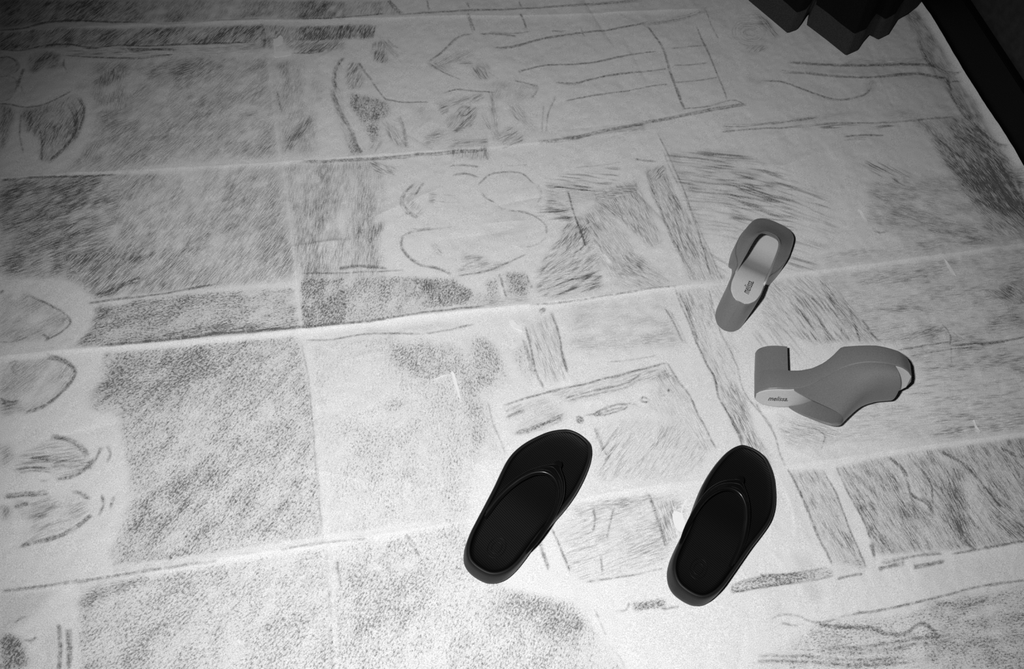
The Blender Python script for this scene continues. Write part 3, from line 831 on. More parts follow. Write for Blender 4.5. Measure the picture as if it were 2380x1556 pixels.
A(4, [(0, 960), (80, 970), (60, 1000), (0, 1000)], .4, 5, 'hatch', 2)
A(4, [(700, 940), (1250, 930), (1300, 960), (850, 1000)], .6, 8, 'open', 3)
L(4, [(920, 1025), (1050, 1012), (1220, 1012)], 4, .55, 4, 2)
L(4, [(930, 1050), (1100, 1040)], 3, .4, 2, 2)
A(4, [(1050, 820), (1700, 780), (1780, 870), (1300, 890)], .28, 5, 'smudge', 6)
A(4, [(450, 900), (1000, 830), (1020, 860), (600, 930)], .2, 10, 'smudge', 5)
A(4, [(1450, 900), (1900, 880), (2100, 1150), (2300, 1420), (2200, 1620), (1900, 1500), (1700, 1250), (1600, 1050)], .5, -35, 'hatch', 8)
A(4, [(1450, 900), (1900, 880), (2100, 1150), (2300, 1420), (2200, 1620), (1900, 1500), (1700, 1250), (1600, 1050)], .5, -50, 'smudge', 8)
A(4, [(1360, 80), (1460, 80), (1900, 760), (1960, 900), (1850, 900), (1700, 700), (1500, 430), (1420, 200)], .55, -55, 'smudge', 4)
L(4, [(1480, 300), (1560, 470), (1610, 510)], 4, .6, 3, 2)
L(4, [(1700, 680), (1760, 790), (1840, 900)], 5, .6, 4, 2)
L(4, [(1900, 950), (2000, 1050), (2130, 1130)], 4, .6, 4, 4)
A(13, [(1050, 460), (1130, 400), (1480, 540), (1400, 620), (1200, 560)], .5, -30, 'open', 4)
A(13, [(1050, 460), (1130, 400), (1480, 540), (1400, 620), (1200, 560)], .2, -30, 'hatch', 4)
A(13, [(0, 520), (400, 480), (700, 700), (800, 850), (500, 880), (0, 850)], .35, -15, 'open', 6)
A(13, [(1130, 600), (2400, 500), (2400, 1080), (1900, 1120), (1500, 1100), (1100, 900)], .30, -12, 'smudge', 8)
A(13, [(1130, 600), (2400, 500), (2400, 1080), (1900, 1120), (1500, 1100), (1100, 900)], .16, -12, 'hatch', 8)
A(13, [(700, 1180), (1500, 1080), (2000, 1050), (2000, 1110), (1500, 1180), (800, 1260)], .28, 6, 'hatch', 5)
A(13, [(1600, 250), (2000, 250), (2400, 800), (2400, 1050), (2100, 1000), (1900, 700), (1700, 400)], .5, -42, 'hatch', 8)
A(13, [(1700, 300), (2050, 300), (2400, 820), (2400, 900), (2150, 850), (1900, 600)], .4, -50, 'smudge', 8)
L(13, [(2140, 440), (2200, 520), (2260, 620), (2340, 740)], 6, .8, 4, 2)
L(13, [(2050, 400), (2120, 560), (2250, 780)], 5, .6, 4, 2)
L(13, [(2300, 600), (2330, 700), (2360, 860)], 5, .6, 3, 2)
A(13, [(470, 1180), (650, 1210), (700, 1300), (430, 1310)], .35, -22, 'open', 3)
L(13, [(1130, 960), (1180, 1000), (1260, 990)], 4, .4, 2, 2)
# panel past the tipped mule
A(0, [(1785, 655), (1880, 642), (2000, 785), (1900, 795), (1765, 760)], .30, -42, 'hatch', 5)
A(0, [(1800, 690), (1930, 690), (1990, 790), (1850, 795)], .35, -58, 'open', 5)
A(0, [(1650, 640), (1700, 640), (1720, 900), (1660, 820)], .18, -60, 'hatch', 5)
A(0, [(1740, 770), (1860, 760), (1900, 840), (1760, 800)], .22, -50, 'open', 5)
A(0, [(1690, 420), (1900, 420), (1960, 560), (1850, 600), (1700, 540)], .22, -18, 'open', 6)
A(19, [(0, 380), (1450, 200), (2400, 60), (2400, 1500), (1100, 1500), (1000, 1200), (400, 1100)], .20, 6, 'hatch', 6)
A(19, [(0, 380), (1450, 200), (2400, 60), (2400, 1500), (1100, 1500), (1000, 1200), (400, 1100)], .14, 6, 'smudge', 6)
A(19, [(0, 400), (300, 600), (500, 900), (700, 1170), (500, 1170), (350, 900), (100, 650)], .38, -50, 'hatch', 5)
L(19, [(380, 760), (450, 1000), (500, 1150)], 2.5, .5, 2, 1)
L(19, [(520, 900), (640, 1080), (720, 1170)], 2.5, .6, 2, 1)
L(19, [(280, 980), (300, 1090)], 2.5, .4, 2, 1)
L(19, [(930, 1255), (1200, 1210), (1540, 1165)], 1.8, .9)
L(19, [(1530, 1205), (1800, 1180), (2100, 1150), (2400, 1100)], 2.5, .9, 2, .5)
L(19, [(1900, 1190), (2150, 1150)], 3, .5, 3, 2)
L(19, [(1070, 1335), (1300, 1290), (1560, 1240), (1900, 1215)], 1.8, .6)
L(19, [(1440, 950), (1510, 1040), (1540, 1130), (1520, 1200)], 2, .7)
L(19, [(1550, 1230), (1545, 1420)], 1.8, .45)
L(19, [(1570, 1050), (1680, 1140)], 2, .5)
A(19, [(1500, 1020), (1680, 1140), (1540, 1190)], .3, 5, 'smudge', 3)
A(19, [(820, 1130), (1000, 1080), (1400, 960), (1500, 1030), (1450, 1120), (1000, 1150)], .35, 15, 'smudge', 5)
A(19, [(700, 750), (1200, 760), (1700, 780), (1900, 750), (1700, 830), (1200, 850), (800, 830)], .38, -2, 'hatch', 5)
A(19, [(1950, 600), (2400, 450), (2400, 700), (2150, 700)], .45, -32, 'smudge', 5)
A(19, [(1950, 880), (2400, 850), (2400, 1050), (2000, 1040)], .35, 5, 'smudge', 6)
A(19, [(1480, 180), (2200, 120), (2000, 240), (1500, 260)], .3, 5, 'smudge', 5)
A(19, [(400, 400), (1300, 330), (1400, 420), (700, 520)], .22, 8, 'hatch', 5)
A(0, [(2180, 845), (2400, 815), (2400, 1000), (2200, 1020), (2100, 900)], .22, 4, 'hatch', 6)
A(14, [(560, 60), (900, 60), (1100, 150), (1600, 120), (1600, 230), (1050, 300), (700, 300), (330, 340), (280, 260)], .22, 2, 'hatch', 6)
A(14, [(960, 190), (1020, 250), (1040, 300)], .4, -50, 'hatch', 2)
A(14, [(240, 150), (420, 150), (600, 250), (500, 320), (300, 310)], .25, -15, 'hatch', 5)
L(14, [(440, 220), (510, 270), (490, 350)], 2.5, .5)
A(14, [(1100, 250), (1613, 160), (1613, 235), (1100, 300)], .25, 8, 'hatch', 4)
# plain grey of the handled paper past the frame and along the borders
A(0, [(-900, 418), (-10, 418), (-10, 1600), (-1200, 1700)], .4, 45, 'rub', 6)
A(0, [(-400, -80), (-10, -80), (-10, 410), (-400, 430)], .4, 45, 'smudge', 6)
A(0, [(180, 1590), (1480, 1590), (1700, 2000), (150, 2050)], .5, 55, 'rub', 6)
A(0, [(1500, 1590), (2390, 1590), (2700, 1900), (1700, 2000)], .4, 15, 'rub', 8)
A(0, [(2395, 600), (2700, 1000), (2600, 1000), (2395, 1000)], .35, 5, 'hatch', 8)
A(0, [(2395, 1020), (2750, 960), (3000, 1500), (2395, 1360)], .4, -58, 'hatch', 8)
A(0, [(2395, 1400), (3000, 1540), (3000, 1900), (2395, 1600)], .4, 12, 'rub', 8)
A(0, [(900, -120), (1750, -120), (1750, -10), (900, -10)], .3, 40, 'smudge', 8)
# bright lit edges of folds and right margin, put in by erasing graphite
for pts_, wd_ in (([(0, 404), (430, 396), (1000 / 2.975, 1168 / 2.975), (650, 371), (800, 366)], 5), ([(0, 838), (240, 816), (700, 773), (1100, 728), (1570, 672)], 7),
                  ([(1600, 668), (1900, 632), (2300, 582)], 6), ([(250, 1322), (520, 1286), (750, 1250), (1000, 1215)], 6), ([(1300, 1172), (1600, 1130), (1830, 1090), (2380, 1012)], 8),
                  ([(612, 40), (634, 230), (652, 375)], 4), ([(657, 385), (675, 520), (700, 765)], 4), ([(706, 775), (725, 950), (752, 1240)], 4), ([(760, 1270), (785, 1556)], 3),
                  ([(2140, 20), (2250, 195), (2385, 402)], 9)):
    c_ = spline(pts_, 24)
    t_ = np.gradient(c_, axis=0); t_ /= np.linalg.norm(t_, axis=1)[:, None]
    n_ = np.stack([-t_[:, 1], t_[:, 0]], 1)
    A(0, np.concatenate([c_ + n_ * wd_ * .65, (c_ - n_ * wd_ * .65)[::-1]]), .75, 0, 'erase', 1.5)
#DRAWING-END

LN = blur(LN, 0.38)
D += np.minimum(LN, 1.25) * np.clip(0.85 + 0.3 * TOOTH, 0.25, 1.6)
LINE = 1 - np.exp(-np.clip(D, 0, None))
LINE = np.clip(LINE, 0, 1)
RUB = np.clip(RUB, 0, 0.85)
HAT = np.clip(HAT, 0, 1.6)


def crease(pts, amp, lo, hi):
    """a fold: pts in the photograph, amp height, lo/hi run-out lengths on either side"""
    P = spline(at2(np.asarray(pts, float)), 60)
    t = (P[-1] - P[0]) / np.linalg.norm(P[-1] - P[0])
    nrm = np.array([-t[1], t[0]])
    pad = 6 * max(lo, hi) + 0.03
    i0, i1 = max(0, int((P[:, 0].min() - pad - GX0) / H)), min(NX, int((P[:, 0].max() + pad - GX0) / H) + 1)
    j0, j1 = max(0, int((P[:, 1].min() - pad - GY0) / H)), min(NY, int((P[:, 1].max() + pad - GY0) / H) + 1)
    if i1 <= i0 or j1 <= j0:
        return
    gx, gy = XX[j0:j1, i0:i1], YY[j0:j1, i0:i1]
    s = (gx - P[0, 0]) * t[0] + (gy - P[0, 1]) * t[1]
    dd = (gx - P[0, 0]) * nrm[0] + (gy - P[0, 1]) * nrm[1]
    ss = (P - P[0]) @ t
    od = (P - P[0]) @ nrm
    dd = dd - np.interp(s, ss, od)
    ln = ss[-1]
    fade = sstep(-0.02, 0.03, s) * sstep(-0.02, 0.03, ln - s)
    Z[j0:j1, i0:i1] += (amp * np.where(dd > 0, np.exp(-np.maximum(dd, 0) / hi), np.exp(np.minimum(dd, 0) / lo)) * fade).astype(np.float32)


#RELIEF-BEGIN
crease([(-300, 90), (0, 72), (615, 46), (1200, 32), (1640, 20)], 0.0020, 0.006, 0.04)
crease([(-300, 428), (0, 411), (650, 375), (1130, 342), (1520, 300)], 0.0018, 0.005, 0.04)
crease([(-300, 862), (0, 832), (700, 766), (1240, 706), (1600, 664)], 0.0046, 0.006, 0.05)
crease([(1600, 664), (1900, 628), (2300, 577), (2420, 562)], 0.0026, 0.006, 0.035)
crease([(-300, 1420), (0, 1374), (755, 1262), (1100, 1206), (1330, 1163)], 0.0032, 0.007, 0.045)
crease([(1330, 1163), (1600, 1122), (1830, 1086), (2420, 1003)], 0.0052, 0.007, 0.045)
crease([(590, -60), (650, 375), (700, 765), (755, 1262), (790, 1640)], 0.0013, 0.004, 0.012)
crease([(1525, 300), (1590, 450), (1655, 650)], 0.0012, 0.01, 0.02)
crease([(1800, 1080), (1900, 1300), (1990, 1500)], 0.0010, 0.02, 0.02)
crease([(2120, 20), (2190, 130), (2300, 320), (2390, 460)], 0.0022, 0.012, 0.02)
crease([(1808, 1100), (1842, 1182), (1846, 1250), (1822, 1268)], 0.0015, 0.004, 0.01)
crease([(1822, 1268), (1858, 1258)], 0.0012, 0.004, 0.006)
crease([(1785, 1275), (1812, 1300)], 0.0015, 0.003, 0.006)
crease([(1815, 1038), (1880, 1062)], 0.0020, 0.006, 0.012)
crease([(1885, 1045), (1905, 1068)], 0.0017, 0.004, 0.008)
crease([(1195, 748), (1214, 768)], 0.0024, 0.005, 0.008)
crease([(1315, 440), (1335, 505), (1360, 575)], 0.0020, 0.004, 0.008)
crease([(1700, 370), (1820, 385), (1900, 350)], 0.0020, 0.02, 0.02)
crease([(1950, 930), (2050, 990), (2130, 1035)], 0.0020, 0.02, 0.03)
crease([(1120, 520), (1230, 510)], 0.0017, 0.008, 0.012)
crease([(1200, 570), (1215, 575), (1225, 572)], 0.0017, 0.004, 0.006)
crease([(1250, 552), (1268, 540)], 0.0020, 0.004, 0.006)
#RELIEF-END
rc = np.random.default_rng(21)
for _ in range(80):
    c0 = rc.uniform((-100, -50), (2500, 1600)); a_ = rc.uniform(0, math.pi); l_ = rc.uniform(40, 190)
    crease([tuple(c0), tuple(c0 + l_ * np.array([math.cos(a_), math.sin(a_)]))], rc.uniform(-0.0022, 0.0028), rc.uniform(.003, .012), rc.uniform(.008, .03))
Z += 0.0016 * aniso(0.4, 60, 45, 40) + 0.0004 * aniso(1.2, 14, 10, 41)
Z += 0.00018 * aniso(0.9, 4, 3, 44)
SHOES = [((0.20, -1.20), (0.40, -1.0)), ((0.49, -1.29), (0.69, -1.08)), ((0.714, -0.843), (0.87, -0.65)), ((0.74, -0.95), (0.97, -1.0))]
for a, b in SHOES:
    a, b = np.array(a), np.array(b)
    tt = np.clip(((XX - a[0]) * (b - a)[0] + (YY - a[1]) * (b - a)[1]) / ((b - a) @ (b - a)), 0, 1)
    dist = np.hypot(XX - a[0] - tt * (b - a)[0], YY - a[1] - tt * (b - a)[1])
    Z *= (1 - 0.95 * np.exp(-(dist / 0.075) ** 4)).astype(np.float32)
# the margin past the last crease turns up against the skirting
Z += (0.012 * np.clip((XX - (EDGE - 0.022)) / 0.022, 0, 1) ** 2).astype(np.float32)
Z -= 0.002


def sample(a, x, y):
    fx = np.clip((x - GX0) / H, 0, NX - 1.001)
    fy = np.clip((y - GY0) / H, 0, NY - 1.001)
    i, j = fx.astype(int), fy.astype(int)
    u, v = fx - i, fy - j
    return (a[j, i] * (1 - u) * (1 - v) + a[j, i + 1] * u * (1 - v) + a[j + 1, i] * (1 - u) * v + a[j + 1, i + 1] * u * v)


def paper_material():
    m = bpy.data.materials.new('drawing_paper')
    m.use_nodes = True
    nt = m.node_tree
    N, K = nt.nodes, nt.links
    b = N['Principled BSDF']
    b.inputs['Roughness'].default_value = 0.62
    b.inputs['Specular IOR Level'].default_value = 0.25
    geo = N.new('ShaderNodeNewGeometry')

    def attr(n):
        a = N.new('ShaderNodeAttribute'); a.attribute_name = n
        return a.outputs['Fac']

    def noise(scale, detail=2, rough=0.5, rot=0.0, stretch=(1, 1, 1)):
        mp = N.new('ShaderNodeMapping')
        mp.inputs['Rotation'].default_value = (0, 0, rot)
        K.new(geo.outputs['Position'], mp.inputs['Vector'])
        m2 = N.new('ShaderNodeMapping')
        m2.inputs['Scale'].default_value = stretch
        K.new(mp.outputs['Vector'], m2.inputs['Vector'])
        t = N.new('ShaderNodeTexNoise')
        t.inputs['Scale'].default_value = scale
        t.inputs['Detail'].default_value = detail
        t.inputs['Roughness'].default_value = rough
        K.new(m2.outputs['Vector'], t.inputs['Vector'])
        return t.outputs['Fac']

    def mth(op, a, b_=None, clamp=False):
        n = N.new('ShaderNodeMath'); n.operation = op; n.use_clamp = clamp
        for k, v in ((0, a), (1, b_)):
            if v is None: continue
            if isinstance(v, (int, float)): n.inputs[k].default_value = v
            else: K.new(v, n.inputs[k])
        return n.outputs[0]

    def mapr(v, a, b_, c, d, smooth=False):
        n = N.new('ShaderNodeMapRange')
        if smooth: n.interpolation_type = 'SMOOTHSTEP'
        for k, q in (('From Min', a), ('From Max', b_), ('To Min', c), ('To Max', d)):
            n.inputs[k].default_value = q
        K.new(v, n.inputs['Value'])
        return n.outputs['Result']

    line, rub, hat, ang = attr('graphite'), attr('rubbing'), attr('hatching'), attr('stroke_angle')
    # coordinates turned along the strokes
    vr = N.new('ShaderNodeVectorRotate')
    vr.rotation_type = 'Z_AXIS'
    K.new(geo.outputs['Position'], vr.inputs['Vector'])
    K.new(mth('MULTIPLY', ang, -1.0), vr.inputs['Angle'])

    def along(sx, sy, detail, rough):
        m2 = N.new('ShaderNodeMapping')
        m2.inputs['Scale'].default_value = (sx, sy, 1)
        K.new(vr.outputs['Vector'], m2.inputs['Vector'])
        t = N.new('ShaderNodeTexNoise')
        t.inputs['Scale'].default_value = 1.0
        t.inputs['Detail'].default_value = detail
        t.inputs['Roughness'].default_value = rough
        K.new(m2.outputs['Vector'], t.inputs['Vector'])
        return t.outputs['Fac']

    tooth = mapr(noise(640, 2, 0.6), 0.3, 0.7, 0.0, 1.0)
    # pencil catches the tooth of the paper
    gl = mth('MULTIPLY', line, mapr(tooth, 0, 1, 1.5, 0.40), True)
    # hatching: fine strokes side by side
    strokes = mapr(along(55, 560, 2, 0.55), 0.36, 0.66, 0.12, 1.95, True)
    gh = mth('MULTIPLY', mth('MULTIPLY', mth('MULTIPLY', hat, strokes), mapr(tooth, 0, 1, 1.35, 0.6)), 1.12)
    gh = mth('SUBTRACT', 1.0, mth('POWER', 2.718, mth('MULTIPLY', gh, -1.0)))
    # rubbing: dark worms where something rough lies under the sheet
    coarse = along(215, 370, 4, 0.75)
    th = mth('ADD', coarse, mth('MULTIPLY', rub, 0.17))
    gr = mth('MULTIPLY', mapr(th, 0.555, 0.74, 0.0, 0.70, True), mapr(rub, 0.0, 0.4, 0.0, 1.0))
    gr2 = mth('MULTIPLY', rub, 0.10)
    ink = mth('MULTIPLY', mth('ADD', mth('ADD', mth('ADD', gl, gr), gr2), gh, True), 0.92)
    grain = mapr(noise(820, 1, 0.6), 0.25, 0.75, 0.67, 1.21)
    white = mth('MULTIPLY', grain, 0.78)
    alb = mth('ADD', mth('MULTIPLY', white, mth('SUBTRACT', 1.0, ink)), mth('MULTIPLY', ink, 0.08))
    cmb = N.new('ShaderNodeCombineColor')
    for k in range(3):
        K.new(alb, cmb.inputs[k])
    K.new(cmb.outputs[0], b.inputs['Base Color'])
    bp = N.new('ShaderNodeBump')
    bp.inputs['Distance'].default_value = 0.0003
    bp.inputs['Strength'].default_value = 0.35
    K.new(noise(480, 3, 0.6), bp.inputs['Height'])
    K.new(bp.outputs['Normal'], b.inputs['Normal'])
    return m


M_paper = paper_material()


def panel(parent, x0, x1, y0, y1):
    # fine where the photograph looks, plain beyond
    gx = np.linspace(x0, x1, 40); gy = np.linspace(y0, y1, 40)
    PX = project(np.stack([*np.meshgrid(gx, gy), np.zeros((40, 40))], -1))
    inside = (PX[..., 0] > -60) & (PX[..., 0] < 2440) & (PX[..., 1] > -60) & (PX[..., 1] < 1616)

    def axis(a, b, mask, g):
        if not mask.any():
            return np.linspace(a, b, 14)
        lo, hi = g[max(0, np.argmax(mask) - 1)], g[min(39, 39 - np.argmax(mask[::-1]) + 1)]
        out = [np.linspace(lo, hi, max(8, int(round((hi - lo) / 0.00152)) + 1))]
        if lo > a + 1e-6: out.insert(0, np.linspace(a, lo, 10)[:-1])
        if hi < b - 1e-6: out.append(np.linspace(hi, b, 10)[1:])
        return np.concatenate(out)

    ax, ay = axis(x0, x1, inside.any(0), gx), axis(y0, y1, inside.any(1), gy)
    X, Y = np.meshgrid(ax, ay)
    zz = sample(Z, X, Y)
    nx, ny = len(ax), len(ay)
    co = np.stack([X, Y, zz], -1).reshape(-1, 3).astype(np.float32)
    idx = np.arange(nx * ny).reshape(ny, nx)
    q = np.stack([idx[:-1, :-1], idx[:-1, 1:], idx[1:, 1:], idx[1:, :-1]], -1).reshape(-1, 4).astype(np.int32)
    me = bpy.data.meshes.new('paper_panel')
    me.vertices.add(len(co)); me.vertices.foreach_set('co', co.ravel())
    me.loops.add(q.size); me.loops.foreach_set('vertex_index', q.ravel())
    me.polygons.add(len(q))
    me.polygons.foreach_set('loop_start', np.arange(0, q.size, 4, dtype=np.int32))
    me.polygons.foreach_set('use_smooth', np.ones(len(q), bool))
    me.update(calc_edges=True)
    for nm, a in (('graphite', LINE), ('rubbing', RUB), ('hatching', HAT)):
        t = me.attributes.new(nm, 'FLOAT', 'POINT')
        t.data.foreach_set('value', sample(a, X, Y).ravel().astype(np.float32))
    ii = np.clip(np.rint((X - GX0) / H).astype(int), 0, NX - 1); jj = np.clip(np.rint((Y - GY0) / H).astype(int), 0, NY - 1)
    t = me.attributes.new('stroke_angle', 'FLOAT', 'POINT')
    t.data.foreach_set('value', ANG[jj, ii].ravel().astype(np.float32))
    me.materials.append(M_paper)
    o = bpy.data.objects.new('paper_panel', me)
    COL.objects.link(o)
    o.parent = parent
    return len(q) * 2


paper = tag(empty('floor_drawing'), 'huge creased white paper sheet covered in grey pencil rubbings, spread over the floor', 'drawing')
tris = 0
for cx0, cx1 in ((-0.66, 0.0), (0.0, COLW), (COLW, 2 * COLW), (2 * COLW, EDGE)):
    for r in range(-5, 1):
        y0 = max(r * ROW - 0.0, -1.62); y1 = min((r + 1) * ROW, 0.16)
        if y1 - y0 > 0.01:
            tris += panel(paper, cx0, cx1, y0, y1)
print('paper triangles', tris)

# skirting board
tag(box('baseboard_right', WX, WX + 0.02, -2.4, 1.3, -0.006, 0.10, M_base, 0.002), kind='structure')

# ------------------------------------------------------------------ heeled mules
M_jelly = mat('grey_moulded_plastic', 0.165, 0.36, 0.4, bump=('noise', 900, 0.00012), noise=(800, 0.22))
M_insole = mat('pale_insole', 0.54, 0.5, 0.35, noise=(800, 0.14))
M_logo = mat('dark_print', 0.03, 0.6)

SY = [0, .0012, .004, .012, .03, .05, .08, .11, .14, .17, .195, .215, .234, .245, .2505, .252]
SW = [0, .0065, .0125, .0205, .0272, .0282, .0287, .033, .041, .0465, .047, .0435, .0350, .0225, .0095, 0]
ML = 0.252


def sole_w(y): return max(0.0, float(interp(y, SY, SW)))
def sole_c(y, mir): return mir * float(interp(y, [0, .08, .15, .2, .252], [0, -.001, .0, .003, .006]))
def ins_z(y): return float(interp(y, [0, .03, .055, .08, .11, .14, .165, .2, .252], [.0885, .0880, .0860, .0790, .0600, .0430, .0365, .0355, .0370]))


def und_z(y):
    return float(np.interp(y, [0, .05, .07, .09, .108, .122, .134, .138, .19, .225, .252],
                           [.0500, .0495, .0470, .0410, .0305, .0175, .0030, .0008, .0, .004, .0125]))


def section(y, mir, top, bot, inset=0.0, k=9):
    c, w = sole_c(y, mir), max(sole_w(y) - inset, 0.00005)
    r = min(0.003, w * .6, (top - bot) * 0.3)
    pts = []
    # rounded rectangle, counter-clockwise
    rb = min(r, 0.0004) if y < 0.053 else r
    def corner(cx, cz, a0, r=r):
        return [(cx + r * math.cos(a0 + q * math.pi / 2 / 3), y, cz + r * math.sin(a0 + q * math.pi / 2 / 3)) for q in range(4)]
    pts += corner(c + w - rb, bot + rb, -math.pi / 2, rb)
    pts += corner(c + w - r, top - r, 0)
    pts += [(c + w * (1 - 2 * q / (k + 1)) * (1 - r / w), y, top) for q in range(1, k + 1)]
    pts += corner(c - w + r, top - r, math.pi / 2)
    pts += corner(c - w + rb, bot + rb, math.pi, rb)
    pts += [(c - w * (1 - 2 * q / (k + 1)) * (1 - r / w), y, bot) for q in range(1, k + 1)]
    return pts


def ends(n, a, b):
    t = np.linspace(0, 1, n)
    return a + (b - a) * (1 - np.cos(math.pi * t)) / 2


def make_mule(mir, label, group):
    root = tag(empty('heeled_mule'), label, 'shoe', group)
    # platform sole with its curved shank
    rings = [section(y, mir, ins_z(y), und_z(y)) for y in ends(70, 0.0002, ML - 0.0002)]
    sharp(mesh_obj('sole', *loft(rings), M_jelly, root), 35)
    # block heel, round behind and flat in front
    ht = [0.0002] + list(0.0505 * (1 - np.cos(np.linspace(0.06, math.pi / 2, 16)))) + [0.0505]
    def heel_ring(z):
        f = min(1.0, z / 0.05)
        kx, ky = 0.95 + 0.05 * f, 0.97 + 0.03 * f
        out = []
        for sg, seq in ((-1, ht[::-1]), (1, ht)):
            for y in seq:
                out.append((sole_c(y, mir) + sg * max(sole_w(y), 0.0004) * kx, 0.0505 + (y - 0.0505) * ky, z))
        return out
    zs = [0.0, 0.0012] + list(np.linspace(0.004, 0.0502, 8)) + [0.052]
    rr = []
    for z in zs:
        g = heel_ring(z)
        if z == 0.0:
            g = [(x * 0.96, 0.025 + (y - 0.025) * 0.965, zz) for x, y, zz in g]
        if z > 0.051:
            g = [(x * 0.9, 0.025 + (y - 0.025) * 0.9, zz) for x, y, zz in g]
        rr.append(g)
    sharp(mesh_obj('heel', *loft(rr), M_jelly, root), 35)
    # insole
    rings = []
    for y in ends(60, 0.0022, ML - 0.004):
        rings.append(section(y, mir, ins_z(y) + 0.0009, ins_z(y) - 0.001, 0.0021))
    ins = sharp(mesh_obj('insole', *loft(rings), M_insole, root), 50)
    # printed name
    cu = bpy.data.curves.new('lettering', 'FONT')
    cu.body = 'melissa.'
    cu.size = 0.0185
    cu.shear = 0.22
    cu.extrude = 0.00008
    cu.offset = 0.00013
    cu.align_x = 'CENTER'
    cu.align_y = 'CENTER'
    tmp = bpy.data.objects.new('lettering_curve', cu)
    COL.objects.link(tmp)
    bpy.context.view_layer.update()
    tm = bpy.data.meshes.new_from_object(tmp.evaluated_get(bpy.context.evaluated_depsgraph_get()))
    bpy.data.objects.remove(tmp)
    tm.materials.clear()
    tm.materials.append(M_logo)
    lo = bpy.data.objects.new('lettering', tm)
    COL.objects.link(lo)
    lo.parent = ins
    # reads from heel to toe, tops of the letters to the shoe's left
    sl = (ins_z(0.056) - ins_z(0.022)) / 0.034
    ex = Vector((0, 1, sl)).normalized()
    ey = Vector((-1, 0, 0))
    ez = ex.cross(ey)
    mt = Matrix.Identity(4)
    for i in range(3):
        mt[i][0], mt[i][1], mt[i][2] = ex[i] * 0.57, ey[i], ez[i]
    mt.translation = Vector((0.002, 0.039, ins_z(0.039) + 0.0011))
    lo.matrix_local = mt
    # broad slanted strap over the instep
    nv, nu = 26, 41
    yb0, yb1 = 0.058, 0.217
    cr_y = [0.140, 0.155, 0.175, 0.200, 0.238]
    cr_z = [0.123, 0.104, 0.083, 0.069, 0.0585]
    outer, inner = [], []
    for i in range(nv):
        v = i / (nv - 1)
        yb = yb0 + (yb1 - yb0) * v
        yc = 0.140 + (0.229 - 0.140) * v
        zc = float(interp(yc, cr_y, cr_z))
        ro, ri = [], []
        for j in range(nu):
            ph = math.pi * j / (nu - 1)
            s = math.sin(ph)
            cx = math.cos(ph)
            y = yb + (yc - yb) * s ** 1.25
            wloc = sole_w(yb) * (1 - s) + max(sole_w(min(y, 0.20)), 0.03) * s
            zb = ins_z(yb) - 0.0015
            z = zb + (zc - zb) * s ** 0.92
            xx = math.copysign(abs(cx) ** 0.76, cx) * (wloc - 0.0014 * (1 - s))
            ro.append((sole_c(y, mir) + xx, y, z))
            th = 0.0034
            ri.append((sole_c(y, mir) + xx * (1 - th / max(wloc, .01)), y, z - th * s))
        outer.append(ro); inner.append(ri)
    V = [p for r in outer for p in r] + [p for r in inner for p in r]
    off = nv * nu
    F = []
    for i in range(nv - 1):
        for j in range(nu - 1):
            a = i * nu + j
            F.append((a, a + 1, a + nu + 1, a + nu))
            F.append((off + a, off + a + nu, off + a + nu + 1, off + a + 1))
    for j in range(nu - 1):
        F.append((j, off + j, off + j + 1, j + 1))
        a = (nv - 1) * nu + j
        F.append((a, a + 1, off + a + 1, off + a))
    for i in range(nv - 1):
        for j in (0, nu - 1):
            a = i * nu + j
            F.append((a, a + nu, off + a + nu, off + a))
    sharp(mesh_obj('strap', V, F, M_jelly, root), 50)
    return root


up = make_mule(1, 'grey plastic block-heel mule standing upright on its sole with its pale insole showing', 'pair of grey heeled mules')
up.location = (0.7144, -0.8436, 0.0005)
up.rotation_euler = (0, 0, math.radians(-38.28))
ly = make_mule(-1, 'grey plastic block-heel mule tipped over on its side, heel pointing away', 'pair of grey heeled mules')
RL = np.array([[.155, .9237, -.3504], [-.1005, -.3381, -.9357], [-.9828, .1803, .0404]])
uu, ss_, vv = np.linalg.svd(RL)
RL = uu @ vv
ml = Matrix.Identity(4)
for i in range(3):
    for j in range(3):
        ml[i][j] = RL[i, j]
ml.translation = Vector((.7439, -.9027, .0195))
ly.matrix_world = ml

# ------------------------------------------------------------------ black flip-flops
M_foam = mat('black_foam', 0.008, 0.50, 0.25, bump=('noise', 1400, 0.00015))
M_bed = mat('black_ribbed_footbed', 0.0020, 0.55, 0.14, bump=('wave', 105.0, 0.00014))
M_strap = mat('black_strap_rubber', 0.0035, 0.26, 0.45)

# right foot, x to the outer side, y from heel to toe
FY = [0, .0015, .005, .018, .0375, .062, .094, .128, .155, .182, .21, .238, .260, .274, .2815, .284]
FR = [.000, .012, .0195, .0310, .0380, .0425, .0475, .0530, .0585, .0622, .0585, .0475, .0345, .0205, .0080, -.0050]
FLt = [.000, -.015, -.0235, -.0370, -.0440, -.0462, -.0465, -.0490, -.0520, -.0535, -.0520, -.0475, -.0410, -.0320, -.0210, -.0050]


def rimz(y): return float(interp(y, [0, .02, .06, .12, .17, .22, .26, .284], [.041, .0405, .037, .033, .029, .0265, .0265, .027]))
def bedz(y): return float(interp(y, [0, .03, .08, .13, .18, .22, .26, .284], [.030, .0275, .0265, .0265, .0225, .0215, .0225, .0245]))


